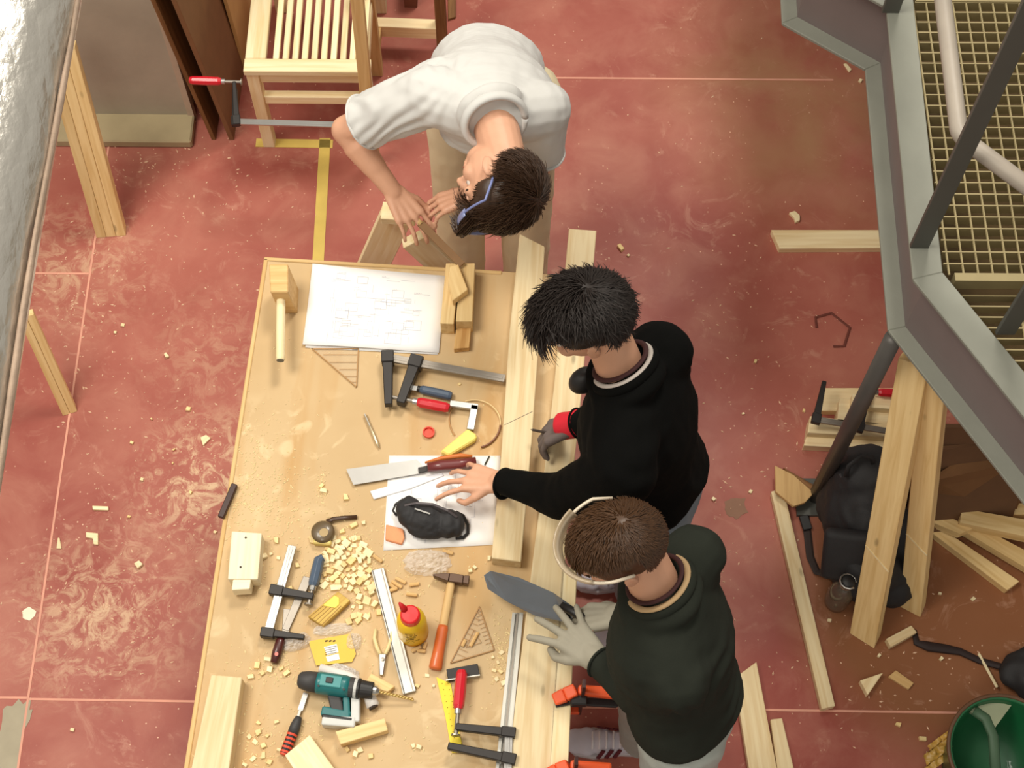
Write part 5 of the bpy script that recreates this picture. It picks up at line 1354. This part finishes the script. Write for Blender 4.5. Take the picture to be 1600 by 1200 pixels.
HBK = mat('black_hair', (30, 20, 15), .6, var=.2, scale=60)
SHW = mat('white_trainer', (206, 204, 216), .7)
SOL = mat('grey_sole', (190, 186, 190), .7)
NV = mat('maroon_stripe', (96, 30, 40), .6)
hd2 = Head(P(914, 500, 1.58), (-.80, -.12, -.58), (-.42, -.06, .90))
PEL2 = P(1018, 742, .99); C72 = P(978, 585, 1.42); SR2 = P(1030, 552, 1.365); SL2 = P(975, 735, 1.33)
EL2 = P(878, 775, 1.09); WL2 = P(779, 754, .965); ER2 = P(975, 650, 1.13); WR2 = P(897, 663, 1.02)
legs2 = [[PEL2 + V((0, .09, -.04)), V((.36, 1.60, .5)), V((.41, 1.57, .09))], [PEL2 + V((0, -.08, -.04)), V((.37, 1.42, .5)), V((.43, 1.39, .09))]]
def d2(p, n):
    return .011 * noise.noise(p * 6) + .004 * sin((p.x + p.z * .7 + .3 * noise.noise(p * 4)) * 60) * max(0, noise.noise(p * 5)) * 2 + .002 * noise.noise(p * 30)
p2, body2, sw2 = worker('person', 'dark-haired person in black sweater reaching left over the bench with a bare hand', (.42, 1.5, 0), PEL2, C72, SL2, SR2,
    [[SL2, EL2, WL2], [SR2, ER2, WR2]], hd2, legs2, BLK, JN,
    dict(m=HBK, thick=.015, length=.046, n=6500, messy=.42, seed=8, up=.28, front=.8), feet=[((.46, 1.57, 0), (.20, 1.575, 0)), ((.50, 1.40, 0), (.25, 1.385, 0))], shoes=(SHW, SOL),
    handsargs=[(WL2, P(712, 742, .925) - WL2, (.05, .1, 1), -1, (.22, .3, .42, .6), .9), (WR2, P(850, 680, .95) - WR2, (0, .3, 1), 1, (.7, .8, .85, .9), .1)], pf=d2)
nd2 = (hd2.w(0, -.02, -.06) - C72).normalized()
ring('collar', C72 + nd2 * .022 + V((.006, 0, -.008)), nd2 + V((-.12, 0, 0)), .080, .080, .011, BLK, sw2, (0, 1, 0), flat=1.2)
ring('collar_band', C72 + nd2 * .034 + V((.006, 0, -.006)), nd2 + V((-.12, 0, 0)), .074, .074, .007, mat('white_band', (190, 180, 172), .8), sw2, (0, 1, 0))
ring('shirt_collar', C72 + nd2 * .046 + V((.004, 0, -.006)), nd2 + V((-.1, 0, 0)), .068, .068, .007, mat('maroon_knit', (58, 24, 24), .8), sw2, (0, 1, 0))
# glove (red and grey) on the right hand with a pencil
g = G(); hand_g(g, WR2, P(850, 680, .95) - WR2, (0, .3, 1), 1, (.7, .8, .85, .9), .1, .0025)
gv = remesh('glove', g, mat('grey_glove', (104, 92, 88), .8), .0045, body2, 2)
g = G().cone(WR2 + (ER2 - WR2) * .22, .038, WR2 + (WR2 - ER2).normalized() * .045, .036, 16, True)
remesh('glove_cuff', g, mat('red_glove', (206, 26, 46), .7), .005, gv, 2, wr(.003, 20))
pc0, pc1 = P(829, 671, .945), P(862, 678, .975)
o = thing('pencil', 'dark pencil held in the red-cuffed glove over the longest beam', 'pencil', pc0)
obj('shaft', G().tube([pc0.lerp(pc1, .12), pc1 + (pc1 - pc0) * .8], .004, 6), mat('dark_pencil', (52, 40, 34), .5), o); obj('point', G().tube([pc0, pc0.lerp(pc1, .12)], [.0008, .004], 6), mat('graphite', (60, 56, 52)), o)
# ear defenders round his neck
ed = thing('ear_defenders', 'black ear defenders hanging round the neck of the dark-haired worker', 'ear defenders', P(915, 596, 1.33))
ec = P(913, 594, 1.345)
obj('ear_cup', G().ell(ec, (.042, .030, .040), orient((.3, .2, 1), (1, .6, 0)), 18), BLACKP, ed, smooth=True)
obj('cushion', G().ell(ec + V((.018, .012, .0)), (.030, .014, .038), orient((.3, .2, 1), (1, .6, 0)), 16), BLACKM, ed, smooth=True)
obj('band', G().tube([ec, P(935, 603, 1.36), P(962, 604, 1.385), P(990, 588, 1.42), P(1003, 565, 1.425), P(992, 545, 1.40)], .007, 8, flat=.6), BLACKP, ed, smooth=True)

# ---------- brown-haired worker (front)
hd3 = Head(P(966, 853, 1.565), (-.80, -.20, -.55), (-.42, -.10, .90))
PEL3 = P(1066, 1088, .99); C73 = P(1033, 925, 1.395); SR3 = P(1080, 872, 1.335); SL3 = P(1055, 1062, 1.30)
EL3 = P(998, 1082, 1.09); WL3 = P(932, 1030, 1.03); ER3 = P(1035, 960, 1.12); WR3 = P(972, 962, 1.035)
legs3 = [[PEL3 + V((0, .09, -.04)), V((.38, 1.08, .5)), V((.40, 1.05, .10))], [PEL3 + V((0, -.09, -.04)), V((.44, .80, .5)), V((.5, .74, .10))]]
p3, body3, sw3 = worker('person', 'brown-haired person in dark green-grey sweater sawing with grey gloves, lowest of the workers', (.45, .95, 0), PEL3, C73, SL3, SR3,
    [[SL3, EL3, WL3], [SR3, ER3, WR3]], hd3, legs3, DGK, JP,
    dict(m=mat('mid_brown_hair', (74, 48, 26), .45, var=.2, scale=60), thick=.010, length=.026, n=6500, messy=.22, seed=5, up=.12), feet=[((.45, 1.045, 0), (.175, 1.055, 0)), ((.56, .75, 0), (.30, .72, 0))], shoes=(SHW, SOL, NV),
    handsargs=[(WL3, P(866, 966, 1.02) - WL3, (0, -.1, 1), -1, (.2, .22, .25, .3), 1.0), (WR3, P(915, 966, 1.0) - WR3, (.1, .45, 1), 1, (.8, .85, .9, .95), .0)], pf=d2)
nd3 = (hd3.w(0, -.02, -.06) - C73).normalized()
ring('collar', C73 + nd3 * .022 + V((.006, 0, -.008)), nd3 + V((-.12, 0, 0)), .080, .080, .011, DGK, sw3, (0, 1, 0), flat=1.2)
ring('collar_band', C73 + nd3 * .036 + V((.006, 0, -.006)), nd3 + V((-.12, 0, 0)), .074, .074, .008, mat('cream_band', (182, 152, 112), .8), sw3, (0, 1, 0))
ring('neck_cord', C73 + nd3 * .050 + V((.004, 0, -.006)), nd3 + V((-.1, 0, 0)), .067, .067, .006, mat('maroon_knit', (58, 24, 24)), sw3, (0, 1, 0))
GLV = mat('grey_work_glove', (156, 150, 134), .85, var=.06, bump=.2, bscale=300)
g = G(); hand_g(g, WL3, P(866, 966, 1.02) - WL3, (0, -.1, 1), -1, (.2, .22, .25, .3), 1.0, .003); g.cone(WL3 - (WL3 - EL3).normalized() * .03, .036, WL3 + (WL3 - EL3).normalized() * .02, .032, 14)
remesh('glove', g, GLV, .0045, body3, 2)
g = G(); hand_g(g, WR3, P(915, 966, 1.0) - WR3, (.1, .45, 1), 1, (.8, .85, .9, .95), .0, .003); g.cone(WR3 - (WR3 - ER3).normalized() * .03, .036, WR3 + (WR3 - ER3).normalized() * .02, .032, 14)
gv = remesh('glove', g, GLV, .0045, body3, 2)
remesh('glove_cuff', G().cone(WR3 + (ER3 - WR3).normalized() * .055, .040, WR3 + (ER3 - WR3).normalized() * .01, .039, 16, True), mat('red_glove', (206, 26, 46)), .005, gv, 2)
gl = thing('safety_goggles', 'clear safety goggles pushed up on the brown-haired worker\'s forehead', 'goggles', hd3.w(0, .08, .06))
arc_ = [hd3.w(.096 * cos(radians(a)), .122 * sin(radians(a)) - .012, .068 + .010 * sin(radians(a))) for a in range(8, 173, 4)]
CG = mat('smoky_lens', (196, 176, 146), .12, alpha=.6, coat=.5)
obj('lens', G().tube(arc_[6:-6], .020, 12, flat=.3, up=hd3.R.col[1]), CG, gl, smooth=True)
obj('frame', G().tube([hd3.w(.090, -.03, .045)] + arc_ + [hd3.w(-.090, -.03, .045)], .004, 8), mat('goggle_frame', (214, 200, 178), .3), gl, smooth=True)
# hand saw
o = thing('hand_saw', 'hand saw with a grey blade and black handle gripped in grey work gloves', 'saw', P(800, 915, T + .05))
bt_ = [P(756, 899, T + .075), P(766, 892, T + .085), P(812, 903, T + .115), P(864, 926, T + .14), P(905, 955, T + .155), P(888, 973, T + .11), P(836, 962, T + .075), P(794, 941, T + .062), P(762, 920, T + .058)]
nrm_ = (bt_[2] - bt_[7]).cross(bt_[4] - bt_[7]).normalized() * .0012
g = G(); g.add(bt_ + [q + nrm_ for q in bt_], [tuple(range(9)), tuple(range(9, 18))[::-1]] + [(i, (i + 1) % 9, 9 + (i + 1) % 9, 9 + i) for i in range(9)])
obj('blade', g, mat('blued_blade', (128, 134, 142), .3, .7, .1, 14), o)
hs = [P(878, 946, T + .135), P(898, 957, T + .15), P(915, 968, T + .155), P(908, 984, T + .12), P(890, 974, T + .11)]
obj('handle', G().tube(hs + [hs[0]], .012, 10, flat=.8), BLACKP, o, smooth=True)
